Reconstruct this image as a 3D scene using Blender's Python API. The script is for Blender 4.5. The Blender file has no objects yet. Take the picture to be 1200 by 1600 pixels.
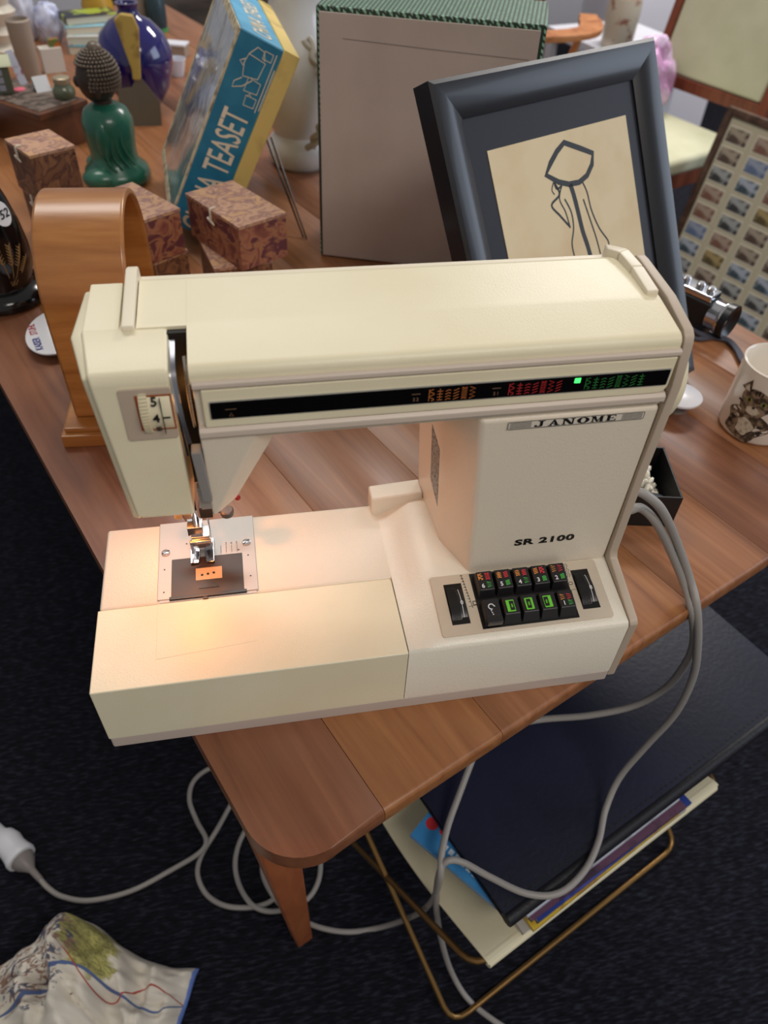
import bpy, bmesh, math, random
from mathutils import Vector, Matrix
random.seed(7)
SC = bpy.context.scene
COL = SC.collection
# ---------------------------------------------------------------- camera
# world: origin on the table top at the front left foot of the sewing machine,
# x along the machine, y away from the photographer, z up, metres.  Floor at -0.72.
FLOOR = -0.72
YAW, PIT, ROL, FPX = 0.21797, 0.78817, 0.05788, 1187.4
CAM = Vector((0.13401, -0.31182, 0.55123))
fw = Vector((math.sin(YAW)*math.cos(PIT), math.cos(YAW)*math.cos(PIT), -math.sin(PIT)))
r0 = Vector((math.cos(YAW), -math.sin(YAW), 0)); u0 = r0.cross(fw)
RT = r0*math.cos(ROL) + u0*math.sin(ROL); UPV = -r0*math.sin(ROL) + u0*math.cos(ROL)
cd = bpy.data.cameras.new('camera'); cam = bpy.data.objects.new('camera', cd); COL.objects.link(cam)
cd.sensor_fit = 'VERTICAL'; cd.sensor_height = 36.0; cd.sensor_width = 27.0
cd.lens = FPX/1600*36.0; cd.clip_start = 0.02; cd.clip_end = 60
cd.dof.use_dof = True; cd.dof.focus_distance = 0.62; cd.dof.aperture_fstop = 7.0
cam.matrix_world = Matrix(((RT.x, UPV.x, -fw.x, CAM.x), (RT.y, UPV.y, -fw.y, CAM.y), (RT.z, UPV.z, -fw.z, CAM.z), (0, 0, 0, 1)))
SC.camera = cam
# ---------------------------------------------------------------- light
wd = bpy.data.worlds.new('world'); SC.world = wd; wd.use_nodes = True
bg = wd.node_tree.nodes['Background']; bg.inputs[0].default_value = (1.0, 0.97, 0.94, 1); bg.inputs[1].default_value = 0.33
def area(name, loc, target, sx, sy, power, col):
    l = bpy.data.lights.new(name, 'AREA'); l.shape = 'RECTANGLE'; l.size = sx; l.size_y = sy; l.energy = power; l.color = col
    o = bpy.data.objects.new(name, l); COL.objects.link(o); o.location = loc
    o.rotation_euler = (Vector(target)-Vector(loc)).to_track_quat('-Z', 'Y').to_euler()
    return o
area('ceiling_lamp_back', (-0.2, 1.5, 1.85), (-0.2, 1.35, 0), 1.2, 0.5, 19, (1.0, 0.95, 0.88))
area('ceiling_lamp_front', (0.8, -1.3, 1.85), (0.7, -0.9, 0), 1.2, 0.5, 25, (1.0, 0.92, 0.84))
area('added_fill_far', (1.9, 2.5, 1.85), (1.9, 2.5, 0), 1.2, 0.5, 62, (1.0, 0.96, 0.92))  # added fill that brightens the chairs and far background, no lamp seen there
area('window_daylight', (3.6, 0.2, 1.0), (0.6, 0.3, -0.1), 1.8, 1.5, 30, (0.72, 0.83, 1.0))
SC.view_settings.view_transform = 'Standard'; SC.view_settings.look = 'None'
SC.view_settings.exposure = -0.12; SC.view_settings.gamma = 1.0; SC.view_settings.use_curve_mapping = False

# ---------------------------------------------------------------- pixel helpers (a pixel gives a direction only)
def ray(x, y): return RT*((x-600)/FPX) - UPV*((y-800)/FPX) + fw
def at(x, y, X=None, Y=None, Z=None):
    d = ray(x, y)
    t = (X-CAM.x)/d.x if X is not None else (Y-CAM.y)/d.y if Y is not None else (Z-CAM.z)/d.z
    return CAM + d*t
# ---------------------------------------------------------------- colours and materials
def lin(c):
    f = lambda v: v/12.92 if v <= 0.04045 else ((v+0.055)/1.055)**2.4
    return tuple(f(v/255) for v in c) + (1,)
MATS = {}
def M(name, col, rough=0.5, metal=0.0, bump=None, tint=None, spec=0.5, coat=0, trans=0, alpha=1, emit=None, ior=1.45, sheen=0):
    if name in MATS: return MATS[name]
    m = bpy.data.materials.new(name); m.use_nodes = True; MATS[name] = m
    nt = m.node_tree; b = nt.nodes['Principled BSDF']
    b.inputs['Base Color'].default_value = lin(col); b.inputs['Roughness'].default_value = rough
    b.inputs['Metallic'].default_value = metal; b.inputs['Specular IOR Level'].default_value = spec
    b.inputs['Coat Weight'].default_value = coat; b.inputs['Coat Roughness'].default_value = 0.1
    b.inputs['Transmission Weight'].default_value = trans; b.inputs['IOR'].default_value = ior
    b.inputs['Alpha'].default_value = alpha; b.inputs['Sheen Weight'].default_value = sheen
    if emit: b.inputs['Emission Color'].default_value = lin(emit[0]); b.inputs['Emission Strength'].default_value = emit[1]
    tc = None
    if bump or tint:
        tc = nt.nodes.new('ShaderNodeTexCoord')
    if bump:                                   # (scale, strength, distance)
        n = nt.nodes.new('ShaderNodeTexNoise'); n.inputs['Scale'].default_value = bump[0]; n.inputs['Detail'].default_value = 2
        bp = nt.nodes.new('ShaderNodeBump'); bp.inputs['Strength'].default_value = bump[1]; bp.inputs['Distance'].default_value = bump[2]
        nt.links.new(tc.outputs['Object'], n.inputs['Vector']); nt.links.new(n.outputs['Fac'], bp.inputs['Height'])
        nt.links.new(bp.outputs['Normal'], b.inputs['Normal'])
    if tint:                                   # (scale, second colour, low, high)
        n = nt.nodes.new('ShaderNodeTexNoise'); n.inputs['Scale'].default_value = tint[0]; n.inputs['Detail'].default_value = 4
        cr = nt.nodes.new('ShaderNodeValToRGB'); cr.color_ramp.elements[0].position = tint[2]; cr.color_ramp.elements[1].position = tint[3]
        cr.color_ramp.elements[0].color = lin(col); cr.color_ramp.elements[1].color = lin(tint[1])
        nt.links.new(tc.outputs['Object'], n.inputs['Vector']); nt.links.new(n.outputs['Fac'], cr.inputs['Fac']); nt.links.new(cr.outputs['Color'], b.inputs['Base Color'])
    return m
def ramp(nt, stops, const=False):
    cr = nt.nodes.new('ShaderNodeValToRGB'); e = cr.color_ramp.elements
    if const: cr.color_ramp.interpolation = 'CONSTANT'
    while len(e) < len(stops): e.new(0.5)
    for i, (p, c) in enumerate(stops): e[i].position = p; e[i].color = lin(c)
    return cr
def wood(name, stops, scale=(40, 2.4, 40), rough=0.42, coat=0.14, dist=1.2):
    if name in MATS: return MATS[name]
    m = bpy.data.materials.new(name); m.use_nodes = True; MATS[name] = m; nt = m.node_tree; b = nt.nodes['Principled BSDF']
    tc = nt.nodes.new('ShaderNodeTexCoord'); mp = nt.nodes.new('ShaderNodeMapping'); mp.inputs['Scale'].default_value = scale
    n = nt.nodes.new('ShaderNodeTexNoise'); n.inputs['Scale'].default_value = 1.0; n.inputs['Detail'].default_value = 6; n.inputs['Distortion'].default_value = dist
    n2 = nt.nodes.new('ShaderNodeTexNoise'); n2.inputs['Scale'].default_value = 7.0; n2.inputs['Detail'].default_value = 3
    mx = nt.nodes.new('ShaderNodeMath'); mx.operation = 'MULTIPLY_ADD'; mx.inputs[1].default_value = 0.22
    cr = ramp(nt, stops)
    nt.links.new(tc.outputs['Object'], mp.inputs['Vector']); nt.links.new(mp.outputs['Vector'], n.inputs['Vector']); nt.links.new(mp.outputs['Vector'], n2.inputs['Vector'])
    nt.links.new(n2.outputs['Fac'], mx.inputs[0]); nt.links.new(n.outputs['Fac'], mx.inputs[2]); nt.links.new(mx.outputs[0], cr.inputs['Fac'])
    nt.links.new(cr.outputs['Color'], b.inputs['Base Color'])
    b.inputs['Roughness'].default_value = rough; b.inputs['Coat Weight'].default_value = coat; b.inputs['Coat Roughness'].default_value = 0.25
    bp = nt.nodes.new('ShaderNodeBump'); bp.inputs['Strength'].default_value = 0.12; bp.inputs['Distance'].default_value = 0.0006
    nt.links.new(n2.outputs['Fac'], bp.inputs['Height']); nt.links.new(bp.outputs['Normal'], b.inputs['Normal'])
    return m
def brocade(name, stops, scale=38, rough=0.55):
    if name in MATS: return MATS[name]
    m = bpy.data.materials.new(name); m.use_nodes = True; MATS[name] = m; nt = m.node_tree; b = nt.nodes['Principled BSDF']
    tc = nt.nodes.new('ShaderNodeTexCoord')
    n = nt.nodes.new('ShaderNodeTexNoise'); n.inputs['Scale'].default_value = scale; n.inputs['Detail'].default_value = 3; n.inputs['Distortion'].default_value = 1.6
    v = nt.nodes.new('ShaderNodeTexVoronoi'); v.inputs['Scale'].default_value = scale*0.9; v.feature = 'SMOOTH_F1'
    mx = nt.nodes.new('ShaderNodeMath'); mx.operation = 'MULTIPLY_ADD'; mx.inputs[1].default_value = 0.35
    cr = ramp(nt, stops)
    for t in (n, v): nt.links.new(tc.outputs['Object'], t.inputs['Vector'])
    nt.links.new(v.outputs['Distance'], mx.inputs[0]); nt.links.new(n.outputs['Fac'], mx.inputs[2]); nt.links.new(mx.outputs[0], cr.inputs['Fac'])
    nt.links.new(cr.outputs['Color'], b.inputs['Base Color']); b.inputs['Roughness'].default_value = rough
    return m
# ---------------------------------------------------------------- mesh helpers
def NB(): return bmesh.new()
def box(bm, x0, x1, y0, y1, z0, z1, mi=0):
    v = [bm.verts.new((x, y, z)) for z in (z0, z1) for y in (y0, y1) for x in (x0, x1)]
    for f in ((0, 2, 3, 1), (4, 5, 7, 6), (0, 1, 5, 4), (2, 6, 7, 3), (0, 4, 6, 2), (1, 3, 7, 5)):
        bm.faces.new([v[i] for i in f]).material_index = mi
    return v
def hull(bm, pts):
    t = bmesh.new(); vs = [t.verts.new(p) for p in pts]
    r = bmesh.ops.convex_hull(t, input=vs)
    for g in [g for g in r['geom_interior'] if isinstance(g, bmesh.types.BMVert)]:
        if g.is_valid: t.verts.remove(g)
    bmesh.ops.dissolve_limit(t, angle_limit=0.02, verts=t.verts[:], edges=t.edges[:])
    me = bpy.data.meshes.new('t'); t.to_mesh(me); t.free(); bm.from_mesh(me); bpy.data.meshes.remove(me)
def prism(bm, poly, axis, a0, a1, mi=0):
    """poly in the two other axes (x:(y,z) y:(x,z) z:(x,y))"""
    def P(p, a): return (a, p[0], p[1]) if axis == 'x' else (p[0], a, p[1]) if axis == 'y' else (p[0], p[1], a)
    A = [bm.verts.new(P(p, a0)) for p in poly]; B = [bm.verts.new(P(p, a1)) for p in poly]
    n = len(poly); fs = []
    fs.append(bm.faces.new(A)); fs.append(bm.faces.new(B[::-1]))
    for i in range(n): fs.append(bm.faces.new((A[i], B[i], B[(i+1) % n], A[(i+1) % n])))
    for f in fs: f.material_index = mi
def lathe(bm, prof, c=(0, 0, 0), axis='z', seg=32, mi=0, sx=1.0, sy=1.0):
    rings = []
    for r, h in prof:
        ring = []
        for i in range(seg):
            a = 2*math.pi*i/seg; p = (r*math.cos(a)*sx, r*math.sin(a)*sy)
            q = (p[0], p[1], h) if axis == 'z' else (h, p[0], p[1]) if axis == 'x' else (p[0], h, p[1])
            ring.append(bm.verts.new((c[0]+q[0], c[1]+q[1], c[2]+q[2])))
        rings.append(ring)
    for a, b in zip(rings, rings[1:]):
        for i in range(seg): bm.faces.new((a[i], a[(i+1) % seg], b[(i+1) % seg], b[i])).material_index = mi
    if prof[0][0] > 1e-5: bm.faces.new(rings[0][::-1]).material_index = mi
    if prof[-1][0] > 1e-5: bm.faces.new(rings[-1]).material_index = mi
def spline(P, n=8, closed=False):
    P = [Vector(p) for p in P]; out = []; m = len(P)
    for i in range(m if closed else m-1):
        g = (lambda k: P[k % m]) if closed else (lambda k: P[min(max(k, 0), m-1)])
        a, b, c, d = g(i-1), g(i), g(i+1), g(i+2)
        for j in range(n):
            t = j/n
            out.append(0.5*((2*b)+(c-a)*t+(2*a-5*b+4*c-d)*t*t+(3*b-a-3*c+d)*t**3))
    if not closed: out.append(P[-1])
    return out
def tube(bm, pts, r, seg=8, closed=False, mi=0, cap=True):
    pts = [Vector(p) for p in pts]; n = len(pts); rings = []
    up = Vector((0, 0, 1)); prev = None
    for i, p in enumerate(pts):
        t = (pts[(i+1) % n]-pts[i-1]) if closed else (pts[min(i+1, n-1)]-pts[max(i-1, 0)])
        t = t.normalized() if t.length > 1e-9 else Vector((0, 0, 1))
        if prev is None:
            s = t.cross(up) if abs(t.dot(up)) < 0.95 else t.cross(Vector((1, 0, 0)))
        else:
            s = prev - t*prev.dot(t)
        s.normalize(); prev = s; q = t.cross(s)
        rr = r[i] if isinstance(r, (list, tuple)) else r
        rings.append([bm.verts.new(p+(s*math.cos(2*math.pi*k/seg)+q*math.sin(2*math.pi*k/seg))*rr) for k in range(seg)])
    m = n if closed else n-1
    for i in range(m):
        a, b = rings[i], rings[(i+1) % n]
        for k in range(seg): bm.faces.new((a[k], a[(k+1) % seg], b[(k+1) % seg], b[k])).material_index = mi
    if not closed and cap: bm.faces.new(rings[0][::-1]).material_index = mi; bm.faces.new(rings[-1]).material_index = mi
def ribbon(bm, pts, w, nrm, th=0.0002, closed=False, mi=0):
    """flat line of width w on a surface with normal nrm, th thick"""
    pts = [Vector(p) for p in pts]; n = Vector(nrm).normalized(); N = len(pts); rows = []
    for i, p in enumerate(pts):
        a = pts[(i-1) % N] if closed else pts[max(i-1, 0)]; b = pts[(i+1) % N] if closed else pts[min(i+1, N-1)]
        t = (b-a); t = t - n*t.dot(n)
        t = t.normalized() if t.length > 1e-9 else Vector((1, 0, 0))
        s = n.cross(t); ww = w[i] if isinstance(w, (list, tuple)) else w
        rows.append([bm.verts.new(p+s*ww/2+n*th), bm.verts.new(p-s*ww/2+n*th), bm.verts.new(p-s*ww/2-n*th*0.2), bm.verts.new(p+s*ww/2-n*th*0.2)])
    for i in range(N if closed else N-1):
        a, b = rows[i], rows[(i+1) % N]
        for k in range(4): bm.faces.new((a[k], a[(k+1) % 4], b[(k+1) % 4], b[k])).material_index = mi
    if not closed: bm.faces.new(rows[0][::-1]).material_index = mi; bm.faces.new(rows[-1]).material_index = mi
def ico(bm, c, r, sub=2, sc=(1, 1, 1)):
    bmesh.ops.create_icosphere(bm, subdivisions=sub, radius=r, matrix=Matrix.Translation(c) @ Matrix.Diagonal((sc[0], sc[1], sc[2], 1)))
def rrect(x0, x1, y0, y1, r, n=5):
    out = []
    for cx, cy, a0 in ((x1-r, y0+r, -90), (x1-r, y1-r, 0), (x0+r, y1-r, 90), (x0+r, y0+r, 180)):
        for i in range(n+1):
            a = math.radians(a0+90*i/n); out.append((cx+r*math.cos(a), cy+r*math.sin(a)))
    return out
def OBJ(name, bm, mat, parent=None, bevel=0.0, seg=2, ang=40, flat=False, mtx=None):
    if mtx is not None: bmesh.ops.transform(bm, matrix=mtx, verts=bm.verts[:])
    bmesh.ops.recalc_face_normals(bm, faces=bm.faces[:])
    if bevel:
        es = [e for e in bm.edges if len(e.link_faces) == 2 and e.calc_face_angle(0) > math.radians(28)]
        bmesh.ops.bevel(bm, geom=es, offset=bevel, segments=seg, profile=0.5, affect='EDGES', clamp_overlap=True)
    me = bpy.data.meshes.new(name); bm.to_mesh(me); bm.free()
    for m in (mat if isinstance(mat, (list, tuple)) else [mat]): me.materials.append(m)
    if not flat:
        for p in me.polygons: p.use_smooth = True
        me.set_sharp_from_angle(angle=math.radians(ang))
    o = bpy.data.objects.new(name, me); COL.objects.link(o)
    if parent is not None: o.parent = parent
    if bevel and not flat:
        w = o.modifiers.new('wn', 'WEIGHTED_NORMAL'); w.keep_sharp = True
    return o
def tag(o, label, cat, group=None, kind=None):
    if label: o['label'] = label
    if cat: o['category'] = cat
    if group: o['group'] = group
    if kind: o['kind'] = kind
    return o
def thing(name, label, cat, loc=(0, 0, 0), rotz=0.0, group=None, mtx=None):
    o = bpy.data.objects.new(name, None); COL.objects.link(o); o.empty_display_size = 0.03
    if mtx is not None: o.matrix_world = mtx
    else: o.location = loc; o.rotation_euler = (0, 0, rotz)
    return tag(o, label, cat, group)
def axes(O, X, Y, Z):
    O, X, Y, Z = (Vector(v) for v in (O, X, Y, Z))
    return Matrix(((X.x, Y.x, Z.x, O.x), (X.y, Y.y, Z.y, O.y), (X.z, Y.z, Z.z, O.z), (0, 0, 0, 1)))
FONT = None
def text_bm(s, h, xs=1.0, bold=0.0, depth=0.0002, space=1.0):
    """text as a mesh in the xy plane, cap height about h, starting at the origin"""
    cu = bpy.data.curves.new('txt', 'FONT'); cu.body = s; cu.size = h/0.69; cu.offset = bold; cu.extrude = depth; cu.space_character = space; cu.resolution_u = 3
    o = bpy.data.objects.new('txt', cu); COL.objects.link(o)
    dg = bpy.context.evaluated_depsgraph_get(); me = bpy.data.meshes.new_from_object(o.evaluated_get(dg))
    bm = bmesh.new(); bm.from_mesh(me); bpy.data.meshes.remove(me); bpy.data.objects.remove(o); bpy.data.curves.remove(cu)
    for v in bm.verts: v.co.x *= xs
    return bm
def place_text(s, h, O, X, Yd, name, mat, parent, xs=1.0, bold=0.0, fit=None, space=1.0):
    bm = text_bm(s, h, xs, bold, space=space)
    if fit and bm.verts:
        w = max(v.co.x for v in bm.verts)
        for v in bm.verts: v.co.x *= fit/w
    X = Vector(X).normalized(); Yd = Vector(Yd).normalized(); Z = X.cross(Yd)
    return OBJ(name, bm, mat, parent, flat=True, mtx=axes(O, X, Yd, Z))
# ================================================================ the room
carpet = bpy.data.materials.new('carpet'); carpet.use_nodes = True
nt = carpet.node_tree; b = nt.nodes['Principled BSDF']; b.inputs['Roughness'].default_value = 0.95; b.inputs['Specular IOR Level'].default_value = 0.15
tc = nt.nodes.new('ShaderNodeTexCoord'); mp = nt.nodes.new('ShaderNodeMapping'); mp.inputs['Rotation'].default_value = (0, 0, math.radians(-24)); mp.inputs['Scale'].default_value = (60, 260, 60)
n1 = nt.nodes.new('ShaderNodeTexNoise'); n1.inputs['Scale'].default_value = 1.0; n1.inputs['Detail'].default_value = 5
cr = ramp(nt, [(0.3, (10, 11, 16)), (0.52, (22, 23, 31)), (0.75, (46, 48, 60))])
bp = nt.nodes.new('ShaderNodeBump'); bp.inputs['Strength'].default_value = 0.9; bp.inputs['Distance'].default_value = 0.004
nt.links.new(tc.outputs['Object'], mp.inputs['Vector']); nt.links.new(mp.outputs['Vector'], n1.inputs['Vector']); nt.links.new(n1.outputs['Fac'], cr.inputs['Fac'])
nt.links.new(cr.outputs['Color'], b.inputs['Base Color']); nt.links.new(n1.outputs['Fac'], bp.inputs['Height']); nt.links.new(bp.outputs['Normal'], b.inputs['Normal'])
bm = NB(); box(bm, -3.4, 4.4, -2.2, 5.2, FLOOR-0.05, FLOOR); floor = tag(OBJ('floor', bm, carpet, flat=True), 'black ribbed carpet floor of the shop', 'floor', kind='structure')
wallm = M('wall_paint', (222, 221, 228), 0.8, bump=(120, 0.1, 0.001))
bm = NB(); box(bm, -3.4, 4.4, 5.2, 5.3, FLOOR, 1.9); tag(OBJ('wall_back', bm, wallm, flat=True), 'pale painted wall behind the furniture', 'wall', kind='structure')
bm = NB(); box(bm, -3.5, -3.4, -2.2, 5.2, FLOOR, 1.9); tag(OBJ('wall_left', bm, wallm, flat=True), 'pale painted wall beyond the table end', 'wall', kind='structure')

bm = NB(); box(bm, 4.4, 4.5, -2.2, 5.2, FLOOR, 1.9); tag(OBJ('wall_right', bm, wallm, flat=True), 'pale painted wall on the window side', 'wall', kind='structure')

# ================================================================ table.  u runs along the left edge (away), v along the near edge
TA = math.radians(24.27)
TO = Vector((0.1162, -0.1108, 0)) + Vector((-math.sin(TA), math.cos(TA), 0))*(-0.0085) + Vector((math.cos(TA), math.sin(TA), 0))*(-0.0035)
def uv(u, v, z=0): return TO + Vector((-math.sin(TA), math.cos(TA), 0))*u + Vector((math.cos(TA), math.sin(TA), 0))*v + Vector((0, 0, z))
TU, TV = 2.35, 0.90
table = thing('dining_table', 'brown timber plank table with rounded corner carrying the sewing machine', 'table', (TO.x, TO.y, FLOOR), TA)
W1 = wood('table_wood_red', [(0.25, (88, 50, 32)), (0.5, (118, 72, 48)), (0.8, (138, 90, 62))])
W2 = wood('table_wood_tan', [(0.25, (110, 66, 34)), (0.5, (140, 88, 50)), (0.8, (158, 106, 64))], dist=2.2)
W3 = wood('table_wood_mid', [(0.25, (102, 60, 34)), (0.5, (136, 86, 52)), (0.8, (156, 104, 68))], dist=1.8)
WL = wood('table_leg_wood', [(0.25, (120, 62, 34)), (0.5, (158, 88, 52)), (0.8, (180, 108, 66))], scale=(30, 30, 2))
seams = [0, 0.0905, 0.205, 0.325, 0.44, 0.5575, 0.67, 0.785, TV]
th = 0.020; R = 0.045
for i, (a, c) in enumerate(zip(seams, seams[1:])):
    g = 0.0002
    a2, c2 = a+(g if i else 0), c-(g if i < len(seams)-2 else 0)
    poly = [(c2, 0.0), (c2, TU), (a2, TU), (a2, 0.0)]
    if i == 0:
        poly = [(c2, 0.0), (c2, TU)] + [(R*(1-math.sin(math.radians(t))), TU-R*(1-math.cos(math.radians(t)))) for t in range(0, 91, 10)] + [(R*(1-math.cos(math.radians(t))), R*(1-math.sin(math.radians(t)))) for t in range(0, 91, 9)]
    bm = NB(); prism(bm, poly, 'z', -th-FLOOR, -FLOOR)
    def outer(e):
        return all((v.co.y < 1e-5 or v.co.y > TU-1e-5 or (i == 0 and (v.co.x < R and not (R < v.co.x))) or (i == len(seams)-2 and v.co.x > TV-1e-5)) for v in e.verts) and abs(e.verts[0].co.z-e.verts[1].co.z) < 1e-6 and (i in (0, len(seams)-2) or abs(e.verts[0].co.y-e.verts[1].co.y) < 1e-6) and not (abs(e.verts[0].co.x-e.verts[1].co.x) < 1e-6 and abs(e.verts[0].co.x-c2) < 1e-5 and i < len(seams)-2)
    bmesh.ops.bevel(bm, geom=[e for e in bm.edges if outer(e)], offset=0.0045, segments=4, profile=0.5, affect='EDGES', clamp_overlap=True)
    inner = [e for e in bm.edges if all(v.co.z > -FLOOR-1e-6 for v in e.verts) and abs(e.verts[0].co.x-e.verts[1].co.x) < 1e-6 and ((i > 0 and abs(e.verts[0].co.x-a2) < 1e-6) or (i < len(seams)-2 and abs(e.verts[0].co.x-c2) < 1e-6))]
    bmesh.ops.bevel(bm, geom=inner, offset=0.0003, segments=1, profile=0.5, affect='EDGES', clamp_overlap=True)
    pl = OBJ('plank', bm, [W1, W2, W3, W2, W3, W1, W2, W3][i % 8], table, ang=50)
# near edges of the inner boards get the same rounded nose as an edging strip below
bm = NB(); box(bm, 0.05, TV-0.05, 0.05, TU-0.05, -th-0.07-FLOOR, -th-0.001-FLOOR)
inn = NB(); box(inn, 0.07, TV-0.07, 0.07, TU-0.07, -th-0.069-FLOOR, -th-FLOOR)
bm.free(); inn.free()
for (x0, x1, y0, y1) in ((0.10, TV-0.10, 0.12, 0.14), (0.10, TV-0.10, TU-0.14, TU-0.12), (0.10, 0.12, 0.14, TU-0.14), (TV-0.12, TV-0.10, 0.14, TU-0.14)):
    bm = NB(); box(bm, x0, x1, y0, y1, -th-0.06-FLOOR, -th-FLOOR); OBJ('apron', bm, W1, table, bevel=0.002)
def leg(tv, tu, bv, bu):
    bm = NB(); top = -th-FLOOR; h1, h2 = 0.021, 0.0125
    a = [bm.verts.new((tv+sx*h1, tu+sy*h1, top)) for sx, sy in ((-1, -1), (1, -1), (1, 1), (-1, 1))]
    c = [bm.verts.new((bv+sx*h2, bu+sy*h2, 0.0)) for sx, sy in ((-1, -1), (1, -1), (1, 1), (-1, 1))]
    bm.faces.new(a); bm.faces.new(c[::-1])
    for i in range(4): bm.faces.new((a[i], c[i], c[(i+1) % 4], a[(i+1) % 4]))
    OBJ('leg', bm, WL, table, bevel=0.003)
leg(0.024, 0.080, 0.078, 0.152); leg(TV-0.032, 0.40, TV-0.08, 0.47); leg(0.032, TU-0.08, 0.08, TU-0.152); leg(TV-0.032, TU-0.08, TV-0.08, TU-0.152)
# ================================================================ sewing machine (local = world, origin at its front left foot)
CREAM = M('machine_cream', (233, 225, 196), 0.38, bump=(900, 0.18, 0.0006), tint=(9, (224, 214, 182), 0.35, 0.75))
BODY = M('machine_ivory', (222, 211, 193), 0.34, bump=(800, 0.25, 0.0008))
BASEM = M('machine_base_ivory', (228, 221, 205), 0.3, bump=(800, 0.3, 0.0008))
EXT = M('machine_extension_cream', (230, 223, 196), 0.32, bump=(850, 0.22, 0.0006), tint=(12, (225, 215, 184), 0.4, 0.8))
TAN = M('machine_taupe', (184, 168, 150), 0.45, bump=(700, 0.08, 0.0004))
PINK = M('machine_pinkish_trim', (204, 190, 176), 0.4)
BANDM = M('machine_foot_band', (192, 178, 168), 0.5)
BLK = M('machine_black', (14, 13, 13), 0.3)
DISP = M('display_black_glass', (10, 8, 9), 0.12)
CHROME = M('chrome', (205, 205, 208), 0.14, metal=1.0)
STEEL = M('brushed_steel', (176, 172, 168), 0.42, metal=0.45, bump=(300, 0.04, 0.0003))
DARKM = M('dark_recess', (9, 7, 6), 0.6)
GREYP = M('grey_plastic', (120, 118, 118), 0.4)
INK = M('black_print', (18, 17, 18), 0.5)
ORNG = M('orange_print', (196, 116, 58), 0.5); REDP = M('red_print', (196, 46, 48), 0.5); GRNP = M('green_print', (44, 132, 58), 0.5)
GRNL = M('green_indicator', (70, 230, 110), 0.4, emit=((70, 240, 110), 1.6)); WHT = M('white_print', (220, 220, 222), 0.5)
BTNG = M('bright_green_print', (110, 205, 58), 0.5)
mach = thing('sewing_machine', 'cream electric sewing machine with its lamp lit on the timber table', 'sewing machine', (0, 0, 0))
def zt(x, y):
    t = min(max((x-0.2285)/0.034, 0), 1); t = t*t*(3-2*t)
    s = 0.0115*t*min(max(y/0.06, 0), 1.05)
    return 0.077+s
# -- foot band and base
bm = NB(); prism(bm, rrect(0.0006, 0.4045, 0.0004, 0.172, 0.002), 'z', 0.0, 0.0126); OBJ('foot_band', bm, BANDM, mach, bevel=0.0008)
bm = NB(); xs = [0.2288+0.0015*i for i in range(0)] + [0.2288, 0.231, 0.236, 0.242, 0.249, 0.256, 0.263, 0.27, 0.33, 0.4043]; ys = [0, 0.003, 0.01, 0.03, 0.058, 0.063, 0.08, 0.1, 0.13, 0.168]
def topz(x, y):
    z = zt(x, y)
    if y < 0.003: z -= 0.003
    return z
V = [[bm.verts.new((x, y if y > 0 else 0.0008, topz(x, y))) for x in xs] for y in ys]
for j in range(len(ys)-1):
    for i in range(len(xs)-1): bm.faces.new((V[j][i], V[j][i+1], V[j+1][i+1], V[j+1][i]))
bot = {}
per = [V[0][i] for i in range(len(xs))] + [V[j][-1] for j in range(1, len(ys))] + [V[-1][i] for i in range(len(xs)-2, -1, -1)] + [V[j][0] for j in range(len(ys)-2, 0, -1)]
lo = [bm.verts.new((v.co.x, v.co.y, 0.0128)) for v in per]
for i in range(len(per)): k = (i+1) % len(per); bm.faces.new((per[i], per[k], lo[k], lo[i]))
bm.faces.new(lo[::-1]); OBJ('base_housing', bm, BASEM, mach, ang=50)
bm = NB(); box(bm, 0.0008, 0.2288, 0.0738, 0.1595, 0.0128, 0.0770)
es = [e for e in bm.edges if not all(abs(v.co.x-0.2288) < 1e-6 for v in e.verts)]
bmesh.ops.bevel(bm, geom=es, offset=0.0028, segments=3, profile=0.5, affect='EDGES', clamp_overlap=True); OBJ('free_arm', bm, BASEM, mach, ang=30)
bm = NB(); prism(bm, [(0, 0.0), (0.2282, 0.0), (0.2282, 0.071), (0.2272, 0.0728), (0.2257, 0.0733), (0, 0.0733)], 'z', 0.0128, 0.0772)
ext = OBJ('extension_table', bm, EXT, mach, bevel=0.0022, seg=3)
bm = NB(); prism(bm, [(0.0448, 0.022), (0.1195, 0.028), (0.1205, 0.0731), (0.0445, 0.0731)], 'z', 0.076, 0.07745); OBJ('hinged_flap', bm, EXT, ext, bevel=0.0003)
# rear step of the base beside the column
bm = NB(); hull(bm, [(0.2245, 0.146, 0.077), (0.2245, 0.168, 0.077), (0.2245, 0.15, 0.0925), (0.2245, 0.168, 0.0925), (0.27, 0.146, 0.077), (0.27, 0.168, 0.077), (0.27, 0.15, 0.0955), (0.27, 0.168, 0.0955), (0.2245, 0.15, 0.02), (0.2245, 0.168, 0.02), (0.27, 0.168, 0.02)])
OBJ('rear_step', bm, BASEM, mach, bevel=0.002, seg=3)
# -- column
bm = NB()
bo = [(0.2895, 0.0605), (0.2740, 0.0985), (0.2700, 0.168), (0.4045, 0.168), (0.4045, 0.0605)]; to = [(0.2780, 0.0605), (0.2640, 0.098), (0.2600, 0.168), (0.4045, 0.168), (0.4045, 0.0605)]
A = [bm.verts.new((x, y, 0.078)) for x, y in bo]; B = [bm.verts.new((x, y, 0.2440)) for x, y in to]
bm.faces.new(A); bm.faces.new(B[::-1])
for i in range(5): bm.faces.new((A[i], B[i], B[(i+1) % 5], A[(i+1) % 5]))
column = OBJ('column', bm, BODY, mach, bevel=0.0035, seg=4)
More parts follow.
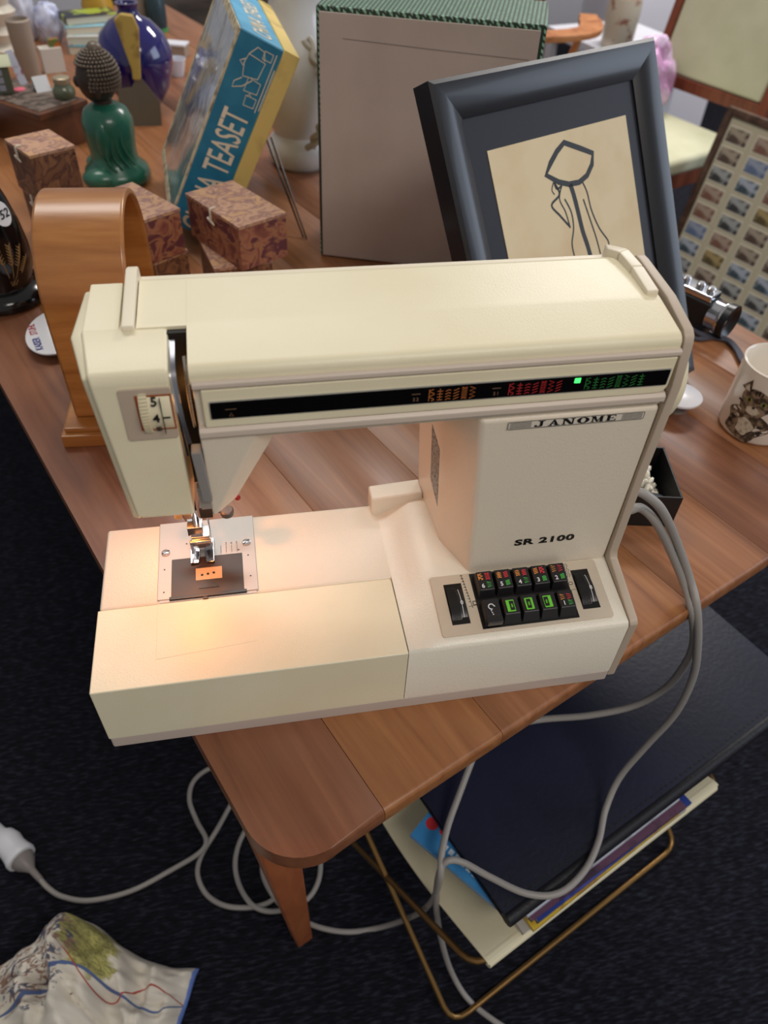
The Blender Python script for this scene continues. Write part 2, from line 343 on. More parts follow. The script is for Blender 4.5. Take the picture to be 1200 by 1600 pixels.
# skirt where the column flows into the base
bm = NB(); rings = []
for k in range(6):
    a = math.radians(90*k/5); o = 0.011*(1-math.sin(a)); zz = 0.0775+0.012*(1-math.cos(a))
    pl = [(0.2895-o*0.55, 0.0605-o*0.35), (0.2740-o, 0.0985-o*0.25), (0.2700-o*1.15, 0.1655)]
    rings.append([bm.verts.new((x, y, max(zz, zt(x, y)-0.0006))) for i, (x, y) in enumerate(pl)])
for a, c in zip(rings, rings[1:]):
    for i in range(2): bm.faces.new((a[i], a[i+1], c[i+1], c[i]))
OBJ('column_fillet', bm, BASEM, mach, ang=80)
bm = NB(); hull(bm, [(0.2725, 0.110, 0.150), (0.2725, 0.128, 0.150), (0.2745, 0.112, 0.105), (0.2745, 0.126, 0.105)] ) if False else None
bm.free() if bm is not None and len(bm.verts) == 0 else None
def wallx(y, z): t = (z-0.078)/(0.244-0.078); return 0.2740+(0.2640-0.2740)*t + ((0.2700-0.2740)*(1-t)+(0.2600-0.2640)*t)*(y-0.0985)/0.0695
bm = NB(); q = [(0.108, 0.180), (0.129, 0.188), (0.129, 0.132), (0.108, 0.120)]
vs = [bm.verts.new((wallx(y, z)-0.0003, y, z)) for y, z in q]; v2 = [bm.verts.new((wallx(y, z)+0.0005, y, z)) for y, z in q]
bm.faces.new(vs); bm.faces.new(v2[::-1])
for i in range(4): bm.faces.new((vs[i], v2[i], v2[(i+1) % 4], vs[(i+1) % 4]))
st = OBJ('rating_sticker', bm, M('sticker_grey', (150, 150, 146), 0.45, tint=(400, (70, 72, 74), 0.5, 0.62)), column, flat=True); st['label'] = 'grey printed rating sticker'
# -- arm
bm = NB(); box(bm, 0.0985, 0.4045, 0.0625, 0.153, 0.2435, 0.2890); OBJ('arm_housing', bm, BODY, mach, bevel=0.002)
prof = [(0.0600, 0.2905), (0.0600, 0.2935), (0.0602, 0.2947), (0.0607, 0.2959), (0.0615, 0.2970), (0.0625, 0.2979), (0.0637, 0.2986), (0.0650, 0.29905), (0.0664, 0.2993), (0.0955, 0.30352), (0.0985, 0.3039), (0.1000, 0.3041), (0.103, 0.30425), (0.147, 0.3062), (0.150, 0.3063), (0.1545, 0.3050), (0.157, 0.301), (0.157, 0.286), (0.0640, 0.286), (0.0600, 0.2885)]
back = [(0.0985, 0.290), (0.0985, 0.3039), (0.1000, 0.3041), (0.103, 0.30425), (0.147, 0.3062), (0.150, 0.3063), (0.1545, 0.3050), (0.157, 0.301), (0.157, 0.286), (0.0985, 0.286)]
bm = NB(); prism(bm, prof, 'x', 0.0980, 0.4020); prism(bm, back, 'x', 0.0690, 0.0981)
OBJ('top_lid', bm, CREAM, mach, ang=14)
# -- head
bm = NB()
hull(bm, [(0.0430, 0.0600, 0.2900), (0.0497, 0.0600, 0.1870), (0.0525, 0.0605, 0.1835), (0.0868, 0.0600, 0.2900), (0.0868, 0.0600, 0.1830), (0.0420, 0.0635, 0.2970), (0.0868, 0.0635, 0.2970), (0.0372, 0.0985, 0.3033), (0.0868, 0.0985, 0.3033),
          (0.0372, 0.1450, 0.296), (0.0868, 0.145, 0.296), (0.0470, 0.1450, 0.1830), (0.0868, 0.145, 0.1830), (0.0468, 0.09, 0.1835)])
hc = OBJ('head_cover', bm, CREAM, mach, bevel=0.0024, seg=3)
bm = NB(); hull(bm, [(0.0380, 0.0985, 0.3036), (0.0592, 0.0985, 0.3036), (0.0392, 0.1500, 0.3062), (0.0592, 0.1500, 0.3062), (0.039, 0.152, 0.20), (0.0592, 0.152, 0.20), (0.038, 0.0985, 0.29), (0.0592, 0.0985, 0.29)])
OBJ('head_top', bm, CREAM, mach, bevel=0.0012)
bm = NB(); hull(bm, [(0.0305, 0.1000, 0.2995), (0.0375, 0.1000, 0.3010), (0.0385, 0.0660, 0.2925), (0.0430, 0.0660, 0.2935), (0.0425, 0.0800, 0.1660), (0.0475, 0.0800, 0.1640), (0.0345, 0.1500, 0.3010), (0.0392, 0.1500, 0.3020), (0.0425, 0.1500, 0.1660), (0.0475, 0.1500, 0.1640)])
OBJ('face_plate', bm, CREAM, mach, bevel=0.0015)
bm = NB()
hull(bm, [(0.0985, 0.0605, 0.2500), (0.0985, 0.0605, 0.1810), (0.1010, 0.0605, 0.1810), (0.1300, 0.0605, 0.2440), (0.1300, 0.0605, 0.2500), (0.1145, 0.0760, 0.1800), (0.1500, 0.0760, 0.2440), (0.1500, 0.0760, 0.2500), (0.0985, 0.145, 0.2500), (0.0985, 0.145, 0.1805), (0.1145, 0.145, 0.1805), (0.150, 0.145, 0.244), (0.150, 0.145, 0.250)])
OBJ('head_side', bm, BODY, mach, bevel=0.002, seg=3)
# thread slot: dark back wall and end, with the lever and guides in it
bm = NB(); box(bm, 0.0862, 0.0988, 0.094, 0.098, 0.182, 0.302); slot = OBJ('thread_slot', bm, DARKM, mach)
bm = NB(); ribbon(bm, spline([(0.0892, 0.092, 0.2990), (0.0892, 0.070, 0.2945), (0.0895, 0.0625, 0.282), (0.0905, 0.0595, 0.262), (0.0920, 0.060, 0.245)], 6), 0.0026, (0, -1, 0.3), 0.0005); OBJ('thread_guide', bm, M('lever_steel', (150, 152, 160), 0.3, metal=0.9), slot)
bm = NB(); ribbon(bm, spline([(0.0872, 0.094, 0.2990), (0.0872, 0.072, 0.2930), (0.0875, 0.064, 0.281), (0.0884, 0.0607, 0.262), (0.0895, 0.0607, 0.235)], 6), 0.0012, (0, -1, 0.3), 0.0005); OBJ('thread_guide', bm, CHROME, slot)
bm = NB(); tube(bm, spline([(0.0955, 0.078, 0.296), (0.0958, 0.070, 0.286), (0.0955, 0.068, 0.272), (0.0957, 0.070, 0.25)], 6), 0.0010); OBJ('take_up_lever', bm, CHROME, slot)
bm = NB()
for k in range(9): ico(bm, (0.0965, 0.066, 0.284-k*0.0024), 0.0006, 1)
OBJ('gear_teeth', bm, CHROME, slot)
bm = NB(); hull(bm, [(x, y, z) for x0, z in ((0.0918, 0.2400), (0.0940, 0.1975)) for x in (x0, x0+0.0062) for y in (0.0560, 0.066)]); OBJ('needle_guard', bm, M('guard_grey', (138, 135, 133), 0.35), slot, bevel=0.0008)
bm = NB(); hull(bm, [(x, y, z) for x0, x1, z in ((0.0905, 0.0990, 0.205), (0.0918, 0.1015, 0.186)) for x in (x0, x1) for y in (0.0615, 0.068)]); OBJ('slot_plate', bm, STEEL, slot, bevel=0.0004)
# tension dial
bm = NB(); prism(bm, rrect(0.0572, 0.0866, 0.2515, 0.2885, 0.002), 'y', 0.0586, 0.0602); td = OBJ('tension_plate', bm, TAN, mach, bevel=0.0005)
bm = NB(); box(bm, 0.0660, 0.0864, 0.0582, 0.0589, 0.2590, 0.2842); OBJ('dial_window', bm, M('lamp_lit_gap', (150, 72, 24), 0.5), td)  # lamplight showing round the dial is painted in as orange
bm = NB(); lathe(bm, [(0.0, 0.0678), (0.0205, 0.0678), (0.0212, 0.0690), (0.0212, 0.0725), (0.0200, 0.0728), (0.0200, 0.0855), (0, 0.0855)], (0, 0.0745, 0.2715), 'x', 72)
bmesh.ops.bisect_plane(bm, geom=bm.verts[:]+bm.edges[:]+bm.faces[:], plane_co=(0, 0.0588, 0), plane_no=(0, 1, 0), clear_outer=True)
dial = OBJ('tension_dial', bm, CREAM, mach)
bm = NB()
for k in range(-7, 8):
    a = math.radians(k*5.6); box(bm, 0.0685, 0.0727, 0.0745-0.0219*math.cos(a)-0.0001, 0.0745-0.0205*math.cos(a), 0.2715+0.0215*math.sin(a)-0.00035, 0.2715+0.0215*math.sin(a)+0.00035)
OBJ('dial_rib', bm, M('dial_rib_cream', (206, 196, 166), 0.4), dial, flat=True)
bm = NB(); box(bm, 0.0800, 0.0803, 0.0535, 0.0560, 0.2590, 0.2840); box(bm, 0.0803, 0.0845, 0.0538, 0.0546, 0.2703, 0.2710); OBJ('index_line', bm, INK, dial, flat=True)
for s, z in (('5', 0.2808), ('4', 0.2710), ('3', 0.2612)):
    d = (z-0.2715)/0.0200; cph = math.sqrt(1-d*d); up_ = Vector((0, d, cph)); ctr_ = Vector((0.0752, 0.0745-0.0209*cph, 0.2715+0.0209*d))
    place_text(s, 0.0052, ctr_-up_*0.0026-Vector((0.0006, 0, 0)), (1, 0, 0), up_, 'dial_number', INK, dial, bold=0.00022)
# -- trims, panel and display on the arm
bm = NB(); prism(bm, [(0.0570, 0.2868), (0.0570, 0.2895), (0.0585, 0.2905), (0.0640, 0.2905), (0.0640, 0.2850), (0.0590, 0.2850)], 'x', 0.0988, 0.4030); OBJ('upper_ridge', bm, PINK, mach, bevel=0.0004)
bm = NB(); pp = [(0.1030, 0.2848), (0.1030, 0.2568)] + [(0.3960+0.0065*math.sin(math.radians(t)), 0.2633-0.0065*math.cos(math.radians(t))) for t in range(0, 91, 15)] + [(0.4025, 0.2848)]
prism(bm, pp, 'y', 0.0585, 0.064); pan = OBJ('display_panel', bm, CREAM, mach, bevel=0.0012, seg=3)
bm = NB(); prism(bm, [(0.0592, 0.2566), (0.0570, 0.2545), (0.0570, 0.2505), (0.0590, 0.2492), (0.0650, 0.2492), (0.0650, 0.2566)], 'x', 0.0988, 0.4030); OBJ('lower_ridge', bm, PINK, mach, bevel=0.0005)
bm = NB(); prism(bm, rrect(0.1068, 0.4005, 0.2636, 0.2768, 0.0012), 'y', 0.0578, 0.0590); fr = OBJ('display_rim', bm, M('display_rim_silver', (186, 184, 176), 0.35, metal=0.3), pan)
bm = NB(); prism(bm, rrect(0.1074, 0.3996, 0.2643, 0.2760, 0.0008), 'y', 0.0574, 0.0586); disp = OBJ('display', bm, DISP, mach)
def sym(bm, x, z, w, h, kind, lw=0.00035, y=0.0574, nrm=(0, -1, 0), T=None):
    f = (lambda a, c: (a, y, c)) if T is None else T
    R_ = lambda pts: ribbon(bm, [f(a, c) for a, c in pts], lw, nrm, 0.00008)
    if kind == 0: R_([(x+w*(i % 2), z+h*i/6) for i in range(7)])
    if kind == 1: R_([(x+w/2+w/2*math.sin(i*1.1), z+h*i/12) for i in range(13)]); R_([(x, z), (x, z+h)])
    if kind == 2:
        for i in range(4): R_([(x, z+h*i/4), (x+w, z+h*(i+0.7)/4)])
    if kind == 3:
        for i in range(4): R_([(x, z+h*(i+0.2)/4), (x+w, z+h*(i+0.2)/4)])
        R_([(x+w/2, z), (x+w/2, z+h)])
    if kind == 4:
        for i in range(4): R_([(x, z+h*i/4), (x+w*0.6, z+h*(i+0.5)/4), (x+w, z+h*(i+0.2)/4)])
    if kind == 5: R_([(x+w*(i % 2), z+h*i/8) for i in range(9)]); R_([(x+w*((i+1) % 2), z+h*i/8) for i in range(9)])
for m_, x0, n_, step, nm in ((ORNG, 0.2400, 6, 0.0052, 'orange_symbols'), (REDP, 0.2916, 7, 0.0052, 'red_symbols'), (GRNP, 0.3425, 8, 0.0052, 'green_symbols')):
    bm = NB()
    for k in range(n_): sym(bm, x0+k*step, 0.2656, 0.0034, 0.0088, (1, 3, 4, 2, 5, 0, 2, 3)[k], 0.00036)
    OBJ(nm, bm, m_, disp, flat=True)
bm = NB(); box(bm, 0.3345, 0.3385, 0.05715, 0.0574, 0.2712, 0.2748); OBJ('indicator_light', bm, GRNL, disp, flat=True)
DIM = M('dim_print', (120, 92, 70), 0.5)
bm = NB(); ribbon(bm, [(0.1180, 0.0574, 0.2658), (0.1204, 0.0574, 0.2658), (0.1192, 0.0574, 0.2680)], 0.0004, (0, -1, 0), 0.00008, closed=True)
ribbon(bm, [(0.1160, 0.0574, 0.2708), (0.1225, 0.0574, 0.2708)], 0.0004, (0, -1, 0), 0.00008); ribbon(bm, [(0.2290, 0.0574, 0.2716), (0.2345, 0.0574, 0.2716)], 0.0005, (0, -1, 0), 0.00008); ribbon(bm, [(0.2805, 0.0574, 0.2716), (0.2860, 0.0574, 0.2716)], 0.0005, (0, -1, 0), 0.00008)
OBJ('small_symbols', bm, DIM, disp, flat=True)['kind'] = 'stuff'
place_text('S2', 0.0024, (0.2298, 0.0573, 0.2665), (1, 0, 0), (0, 0, 1), 'symbol_text', DIM, disp, space=1.3)
place_text('S1', 0.0024, (0.2815, 0.0573, 0.2665), (1, 0, 0), (0, 0, 1), 'symbol_text', DIM, disp, space=1.3)
place_text('CHECK', 0.0017, (0.1163, 0.0573, 0.2690), (1, 0, 0), (0, 0, 1), 'symbol_text', DIM, disp, fit=0.006) if False else None
# -- maker's badge: heavy wide serif capitals between ruled ends
bx0, bx1, bz0, bz1, by = 0.2965, 0.3938, 0.2346, 0.2414, 0.0603
bm = NB(); prism(bm, rrect(bx0, bx1, bz0, bz1, 0.0012), 'y', by-0.0006, by+0.0004); badge = OBJ('name_badge', bm, M('badge_silver', (214, 206, 192), 0.35), mach)
bm = NB(); ribbon(bm, [(x, by-0.0006, z) for x, z in rrect(bx0+0.0004, bx1-0.0004, bz0+0.0004, bz1-0.0004, 0.001)], 0.0004, (0, -1, 0), 0.0001, closed=True)
for xa, xb in ((bx0+0.0016, bx0+0.0165), (bx1-0.0165, bx1-0.0016)):
    for k in range(5): ribbon(bm, [(xa, by-0.0006, bz0+0.0014+k*0.00102), (xb, by-0.0006, bz0+0.0014+k*0.00102)], 0.00040, (0, -1, 0), 0.0001)
OBJ('badge_lines', bm, INK, badge, flat=True)
def el(cx, cy, rx, ry, n=20): return [(cx+rx*math.cos(2*math.pi*i/n), cy+ry*math.sin(2*math.pi*i/n)) for i in range(n)]
LET = {
 'J': [[(0.45, 0.12), (0.72, 0.12), (0.72, 1), (0.45, 1)], [(0.28, 0.92), (0.9, 0.92), (0.9, 1), (0.28, 1)], [(0.0, 0.0), (0.5, 0.0), (0.66, 0.06), (0.72, 0.16), (0.45, 0.16), (0.3, 0.08), (0.05, 0.08)], el(0.1, 0.16, 0.13, 0.15, 12)],
 'A': [[(0.12, 0), (0.26, 0), (0.55, 0.9), (0.42, 0.9)], [(0.44, 1), (0.58, 1), (0.92, 0), (0.62, 0)], [(0.28, 0.3), (0.7, 0.3), (0.7, 0.38), (0.3, 0.38)], [(0.02, 0), (0.38, 0), (0.38, 0.08), (0.02, 0.08)], [(0.52, 0), (1.02, 0), (1.02, 0.08), (0.52, 0.08)]],
 'N': [[(0.10, 0), (0.22, 0), (0.22, 0.95), (0.10, 0.95)], [(0.0, 0.92), (0.34, 0.92), (0.34, 1), (0.0, 1)], [(0.06, 1), (0.38, 1), (0.88, 0), (0.62, 0)], [(0.78, 0), (0.90, 0), (0.90, 1), (0.78, 1)], [(0.68, 0.92), (1.0, 0.92), (1.0, 1), (0.68, 1)], [(0, 0), (0.32, 0), (0.32, 0.08), (0, 0.08)]],
 'O': [],
 'M': [[(0.09, 0), (0.19, 0), (0.19, 0.95), (0.09, 0.95)], [(0.0, 0.92), (0.26, 0.92), (0.26, 1), (0.0, 1)], [(0.06, 1), (0.34, 1), (0.56, 0.1), (0.46, 0)], [(0.46, 0), (0.54, 0.0), (0.8, 0.95), (0.74, 1)], [(0.7, 0), (0.92, 0), (0.92, 1), (0.7, 1)], [(0, 0), (0.28, 0), (0.28, 0.08), (0, 0.08)], [(0.62, 0), (1.0, 0), (1.0, 0.08), (0.62, 0.08)], [(0.75, 0.92), (1.0, 0.92), (1.0, 1), (0.75, 1)]],
 'E': [[(0.12, 0), (0.4, 0), (0.4, 1), (0.12, 1)], [(0, 0.92), (0.9, 0.92), (0.9, 1), (0, 1)], [(0, 0), (0.92, 0), (0.92, 0.08), (0, 0.08)], [(0.4, 0.46), (0.7, 0.46), (0.7, 0.54), (0.4, 0.54)], [(0.8, 0), (0.92, 0), (0.95, 0.3), (0.88, 0.3)], [(0.8, 1), (0.9, 1), (0.92, 0.72), (0.86, 0.72)], [(0.64, 0.36), (0.7, 0.36), (0.7, 0.64), (0.64, 0.64)]]}
lx = bx0+0.0190
for ch in 'JANOME':
    lw, lh = (0.0100 if ch in 'MN' else 0.0084 if ch in 'JE' else 0.0092), 0.0048
    bm = NB()
    for poly in LET[ch]: prism(bm, [(lx+p[0]*lw*0.92, bz0+0.0011+p[1]*lh) for p in poly], 'y', by-0.00085, by-0.0004)
    if ch == 'O':
        o_, i_ = el(0.5, 0.5, 0.5, 0.52, 28), el(0.5, 0.5, 0.2, 0.43, 28)
        f = lambda p, y: bm.verts.new((lx+p[0]*lw*0.95, y, bz0+0.0011+p[1]*lh))
        ro = [[f(p, y) for p in o_] for y in (by-0.00085, by-0.0004)]; ri = [[f(p, y) for p in i_] for y in (by-0.00085, by-0.0004)]
        for k in range(28):
            j = (k+1) % 28
            bm.faces.new((ro[0][k], ro[0][j], ri[0][j], ri[0][k])); bm.faces.new((ro[0][k], ro[1][k], ro[1][j], ro[0][j])); bm.faces.new((ri[0][k], ri[0][j], ri[1][j], ri[1][k]))
    OBJ('badge_letter', bm, INK, badge, flat=True); lx += lw+0.0007
place_text('SR 2100', 0.0060, (0.3217, 0.0601, 0.1165), (1, 0, 0), (0, 0, 1), 'model_lettering', INK, mach, bold=0.00026, fit=0.0490, space=1.08)
# -- right side panel, hand wheel, sockets
side = [(0.165, 0.290), (0.158, 0.302), (0.148, 0.3090), (0.142, 0.3093), (0.097, 0.3065), (0.067, 0.2998), (0.0630, 0.2965), (0.0612, 0.2920), (0.0572, 0.2620), (0.0590, 0.180), (0.0572, 0.100), (0.0545, 0.0945), (0.003, 0.0790), (0.0005, 0.0760), (0.0015, 0.0040), (0.004, 0.002), (0.172, 0.002), (0.172, 0.280)]
bm = NB(); prism(bm, side, 'x', 0.4047, 0.4120); OBJ('side_panel', bm, TAN, mach, bevel=0.0014)
bm = NB(); lathe(bm, [(0, 0.4118), (0.016, 0.4118), (0.016, 0.4165), (0.0370, 0.4165), (0.0390, 0.4185), (0.0390, 0.4285), (0.0365, 0.4310), (0.026, 0.4320), (0.024, 0.4300), (0, 0.4300)], (0, 0.114, 0.238), 'x', 48); OBJ('hand_wheel', bm, CREAM, mach, ang=30)
# carry handle lying in the lid
bm = NB(); HND = M('handle_cream', (228, 218, 196), 0.4)
hull(bm, [(x, y, z) for x in (0.0607, 0.0682) for y, z in ((0.0965, 0.3025), (0.0965, 0.3068), (0.158, 0.3110), (0.166, 0.3085), (0.168, 0.300), (0.158, 0.298))])
hull(bm, [(x, y, z) for x in (0.3935, 0.4020) for y, z in ((0.1020, 0.3035), (0.1020, 0.3075), (0.130, 0.3105), (0.130, 0.302))])
hull(bm, [(0.3935, 0.130, 0.3105), (0.4020, 0.130, 0.3105), (0.3935, 0.130, 0.302), (0.4020, 0.130, 0.302), (0.3915, 0.148, 0.3120), (0.4000, 0.152, 0.3120), (0.3915, 0.148, 0.300), (0.4000, 0.152, 0.300)])
hull(bm, [(0.3915, 0.148, 0.3120), (0.4000, 0.152, 0.3120), (0.3915, 0.148, 0.300), (0.4000, 0.152, 0.300), (0.3865, 0.157, 0.3105), (0.3900, 0.168, 0.3085), (0.3865, 0.157, 0.298), (0.390, 0.168, 0.298)])
box(bm, 0.0607, 0.390, 0.1585, 0.168, 0.2925, 0.3005); OBJ('carry_handle', bm, HND, mach, bevel=0.0012)
# -- needle plate, slide cover and foot
bm = NB(); box(bm, 0.0442, 0.1221, 0.0762, 0.1590, 0.0762, 0.0783); npl = OBJ('needle_plate', bm, STEEL, mach, bevel=0.0006)
bm = NB(); box(bm, 0.0460, 0.1205, 0.0740, 0.0762, 0.0755, 0.0774); OBJ('plate_lip', bm, M('lip_white', (206, 206, 204), 0.4), npl)
BOB = M('smoked_cover', (46, 32, 22), 0.34, bump=(1500, 0.2, 0.0003))
bm = NB(); box(bm, 0.0548, 0.1112, 0.0775, 0.1165, 0.0778, 0.0789); cov = OBJ('slide_cover', bm, BOB, npl, bevel=0.0003)
bm = NB(); box(bm, 0.0535, 0.1130, 0.0748, 0.0778, 0.0770, 0.0790); box(bm, 0.0790, 0.0830, 0.0728, 0.0750, 0.0770, 0.0786); OBJ('cover_edge', bm, BLK, npl, bevel=0.0003)
bm = NB(); box(bm, 0.0738, 0.0945, 0.0915, 0.1040, 0.0785, 0.0792); OBJ('bobbin_window', bm, M('window_brass', (190, 160, 122), 0.4), cov, bevel=0.0002)
bm = NB()
for k in range(3): lathe(bm, [(0.0, 0.0), (0.0011, 0.0), (0.0011, 0.0003), (0, 0.0003)], (0.0788+k*0.0046, 0.0965+k*0.0006, 0.0791), 'z', 12)
OBJ('bobbin_hole', bm, BLK, cov, flat=True)
bm = NB(); prism(bm, [(0.0760+0.016*i/10, 0.0842+0.0052*math.sin(math.pi*i/10)) for i in range(11)] + [(0.0918, 0.0828), (0.0762, 0.0828)], 'z', 0.0786, 0.0793); OBJ('finger_slot', bm, BLK, cov, flat=True)
SCREW = M('screw_bright', (225, 226, 228), 0.18, metal=0.9)
for x, y, a in ((0.0498, 0.1248, 0.5), (0.1152, 0.1276, 0.7)):
    bm = NB(); lathe(bm, [(0, 0), (0.0036, 0), (0.0034, 0.0011), (0.0018, 0.0016), (0, 0.0017)], (x, y, 0.0781), 'z', 24); s_ = OBJ('plate_screw', bm, SCREW, npl)
    bm = NB(); ribbon(bm, [(x-0.0034*math.cos(a), y-0.0034*math.sin(a), 0.0797), (x+0.0034*math.cos(a), y+0.0034*math.sin(a), 0.0797)], 0.0007, (0, 0, 1), 0.0001); OBJ('screw_slot', bm, INK, s_, flat=True)
bm = NB()
for x, y in ((0.0492, 0.107), (0.0492, 0.0835), (0.1085, 0.1205), (0.1160, 0.1135), (0.1168, 0.0910), (0.0665, 0.1330)): lathe(bm, [(0, 0), (0.0007, 0), (0.0007, 0.0002), (0, 0.0002)], (x, y, 0.0782), 'z', 10)
for k in range(4): box(bm, 0.0940+k*0.0044, 0.0943+k*0.0044, 0.1185, 0.1270, 0.0782, 0.0785)
OBJ('plate_marks', bm, INK, npl, flat=True)['kind'] = 'stuff'
for s, x, y in (('3', 0.0975, 0.1278), ('4', 0.1019, 0.1278), ('5', 0.1063, 0.1278)): place_text(s, 0.0026, (x, y, 0.0783), (1, 0, 0), (0, 1, 0), 'plate_number', GREYP, npl)
foot = NB(); cx, cy = 0.0835, 0.1185
tube(foot, [(cx-0.006, cy+0.012, 0.183), (cx-0.006, cy+0.012, 0.100)], 0.0028, 12); OBJ('presser_bar', foot, CHROME, mach)
bm = NB(); tube(bm, [(cx+0.004, cy+0.012, 0.184), (cx+0.004, cy+0.012, 0.118)], 0.0026, 12); tube(bm, [(cx+0.004, cy+0.010, 0.118), (cx+0.004, cy+0.010, 0.083)], [0.0009, 0.0003], 8); OBJ('needle_bar', bm, CHROME, mach)
bm = NB(); hull(bm, [(x, y, z) for x in (cx-0.001, cx+0.009) for y in (cy+0.004, cy+0.014) for z in (0.1165, 0.1280)]); tube(bm, [(cx+0.008, cy+0.008, 0.1215), (cx+0.019, cy+0.006, 0.1215)], 0.0026, 12)
ncl = OBJ('needle_clamp', bm, M('clamp_dark', (52, 50, 50), 0.3, metal=0.6), mach, bevel=0.0006)
bm = NB(); lathe(bm, [(0, 0), (0.0052, 0), (0.0054, 0.0008), (0.0054, 0.0045), (0.0046, 0.0052), (0, 0.0052)], (cx+0.020, cy+0.004, 0.1190), 'z', 20); OBJ('clamp_knob', bm, M('knob_grey', (70, 70, 72), 0.35), ncl)
bm = NB(); hull(bm, [(x, y, z) for x in (cx-0.0125, cx-0.0005) for y in (cy+0.001, cy+0.012) for z in (0.1010, 0.1100)]); hull(bm, [(x, y, z) for x in (cx-0.0105, cx+0.0040) for y in (cy-0.001, cy+0.012) for z in (0.0880, 0.1010)])
tube(bm, [(cx-0.0120, cy-0.002, 0.0965), (cx+0.0050, cy-0.002, 0.0965)], 0.0018, 10); OBJ('foot_shank', bm, CHROME, mach, bevel=0.001)
bm = NB()
for sx in (-1, 1):
    xa = cx-0.004+sx*0.0020; xb = cx-0.004+sx*0.0095
    hull(bm, [(x, y, z) for x in (xa, xb) for y, z in ((cy-0.0005, 0.0785), (cy-0.0005, 0.0805), (cy+0.016, 0.0785), (cy+0.016, 0.0815))] + [(xa+sx*0.001, cy-0.010, 0.0800), (xb, cy-0.010, 0.0800), (xb, cy-0.010, 0.0812)])
hull(bm, [(x, y, z) for x in (cx-0.0130, cx+0.005) for y in (cy+0.004, cy+0.010) for z in (0.080, 0.088)]); OBJ('presser_foot', bm, CHROME, mach, bevel=0.0006)
bm = NB(); hull(bm, [(x, y, z) for x in (cx-0.0215, cx-0.0155) for y in (cy+0.010, cy+0.015) for z in (0.112, 0.120)]); hull(bm, [(x, y, z) for x in (cx-0.0145, cx-0.0085) for y in (cy+0.010, cy+0.015) for z in (0.116, 0.122)]); OBJ('thumb_screw', bm, M('screw_brass', (214, 186, 132), 0.3, metal=0.6), mach, bevel=0.0008)
bm = NB(); ico(bm, (cx+0.0285, cy+0.030, 0.111), 0.0025, 2); tube(bm, [(cx+0.0285, cy+0.030, 0.111), (cx+0.012, cy+0.032, 0.112)], 0.0012, 8); rl = OBJ('threader_lever', bm, M('red_tip', (150, 18, 24), 0.35), mach)
# lamp under the head
bm = NB(); lathe(bm, [(0, 0), (0.004, 0.001), (0.0055, 0.005), (0.0045, 0.010), (0.003, 0.013), (0, 0.013)], (0.068, 0.112, 0.1715), 'z', 16); OBJ('lamp_bulb', bm, M('bulb_glow', (255, 214, 150), 0.4, emit=((255, 170, 80), 14.0)), mach)
def point(name, loc, e, col, r):
    l = bpy.data.lights.new(name, 'POINT'); l.energy = e; l.color = col; l.shadow_soft_size = r
    o = bpy.data.objects.new(name, l); COL.objects.link(o); o.location = loc; o.parent = mach
point('sewing_lamp', (0.064, 0.112, 0.1690), 0.30, (1.0, 0.28, 0.05), 0.004)
point('slot_fill_glow', (0.0925, 0.084, 0.262), 0.005, (1.0, 0.42, 0.10), 0.003)  # added light imitating bulb glow leaking into the slot, not a second bulb
# -- control panel on the sloping base (local s along the slope)
SL = math.atan2(0.0115, 0.06); CT = axes((0, 0.0, 0.0772), (1, 0, 0), (0, math.cos(SL), math.sin(SL)), (0, -math.sin(SL), math.cos(SL)))
NS = Vector((0, -math.sin(SL), math.cos(SL)))
bm = NB(); prism(bm, rrect(0.2562, 0.3940, 0.0085, 0.0605, 0.0022), 'z', -0.0010, 0.0012); cp = OBJ('control_panel', bm, M('panel_champagne', (208, 194, 174), 0.32, metal=0.2), mach, mtx=CT)
bm = NB(); box(bm, 0.2880, 0.3660, 0.0112, 0.0595, 0.0008, 0.0016); OBJ('button_well', bm, BLK, cp, mtx=CT)
for xa, xb in ((0.2655, 0.2798), (0.3712, 0.3855)): bm = NB(); box(bm, xa, xb, 0.0175, 0.0525, 0.0009, 0.0015); OBJ('wheel_well', bm, BLK, cp, mtx=CT)
for xa, xb in ((0.2664, 0.2789), (0.3721, 0.3846)):
    bm = NB(); n_ = 60
    for s_ in range(n_):
        pass
    Rr = 0.030; cz = 0.0047-Rr
    pr = [(0, xa), (Rr, xa), (Rr, xa+0.0075), (Rr-0.0006, xa+0.0077), (Rr-0.0006, xb), (0, xb)]
    lathe(bm, pr, (0, 0.035, cz), 'x', 64)
    for s_ in range(-14, 15):
        a = math.radians(s_*2.1); box(bm, xa+0.0004, xa+0.007, 0.035+(Rr+0.0004)*math.sin(a)-0.0003, 0.035+(Rr+0.0004)*math.sin(a)+0.0003, cz+(Rr+0.0005)*math.cos(a)-0.0012, cz+(Rr+0.0005)*math.cos(a))
    bmesh.ops.bisect_plane(bm, geom=bm.verts[:]+bm.edges[:]+bm.faces[:], plane_co=(0, 0, 0.0012), plane_no=(0, 0, -1), clear_outer=True)
    wl = OBJ('thumb_wheel', bm, M('wheel_black', (30, 29, 29), 0.32), mach, mtx=CT)
    bm = NB(); ribbon(bm, [(xb-0.0030, 0.035+Rr*math.sin(math.radians(a)), cz+Rr*math.cos(math.radians(a))-0.0005) for a in range(-24, 26, 4)], 0.0004, (0, 0, 1), 0.0001); OBJ('wheel_line', bm, WHT, wl, flat=True, mtx=CT)
    tb_ = text_bm('0' if xa < 0.3 else '8', 0.0034); bmesh.ops.translate(tb_, verts=tb_.verts[:], vec=(xb-0.0042, 0.0325, 0.0047)); OBJ('wheel_number', tb_, WHT, wl, flat=True, mtx=CT)
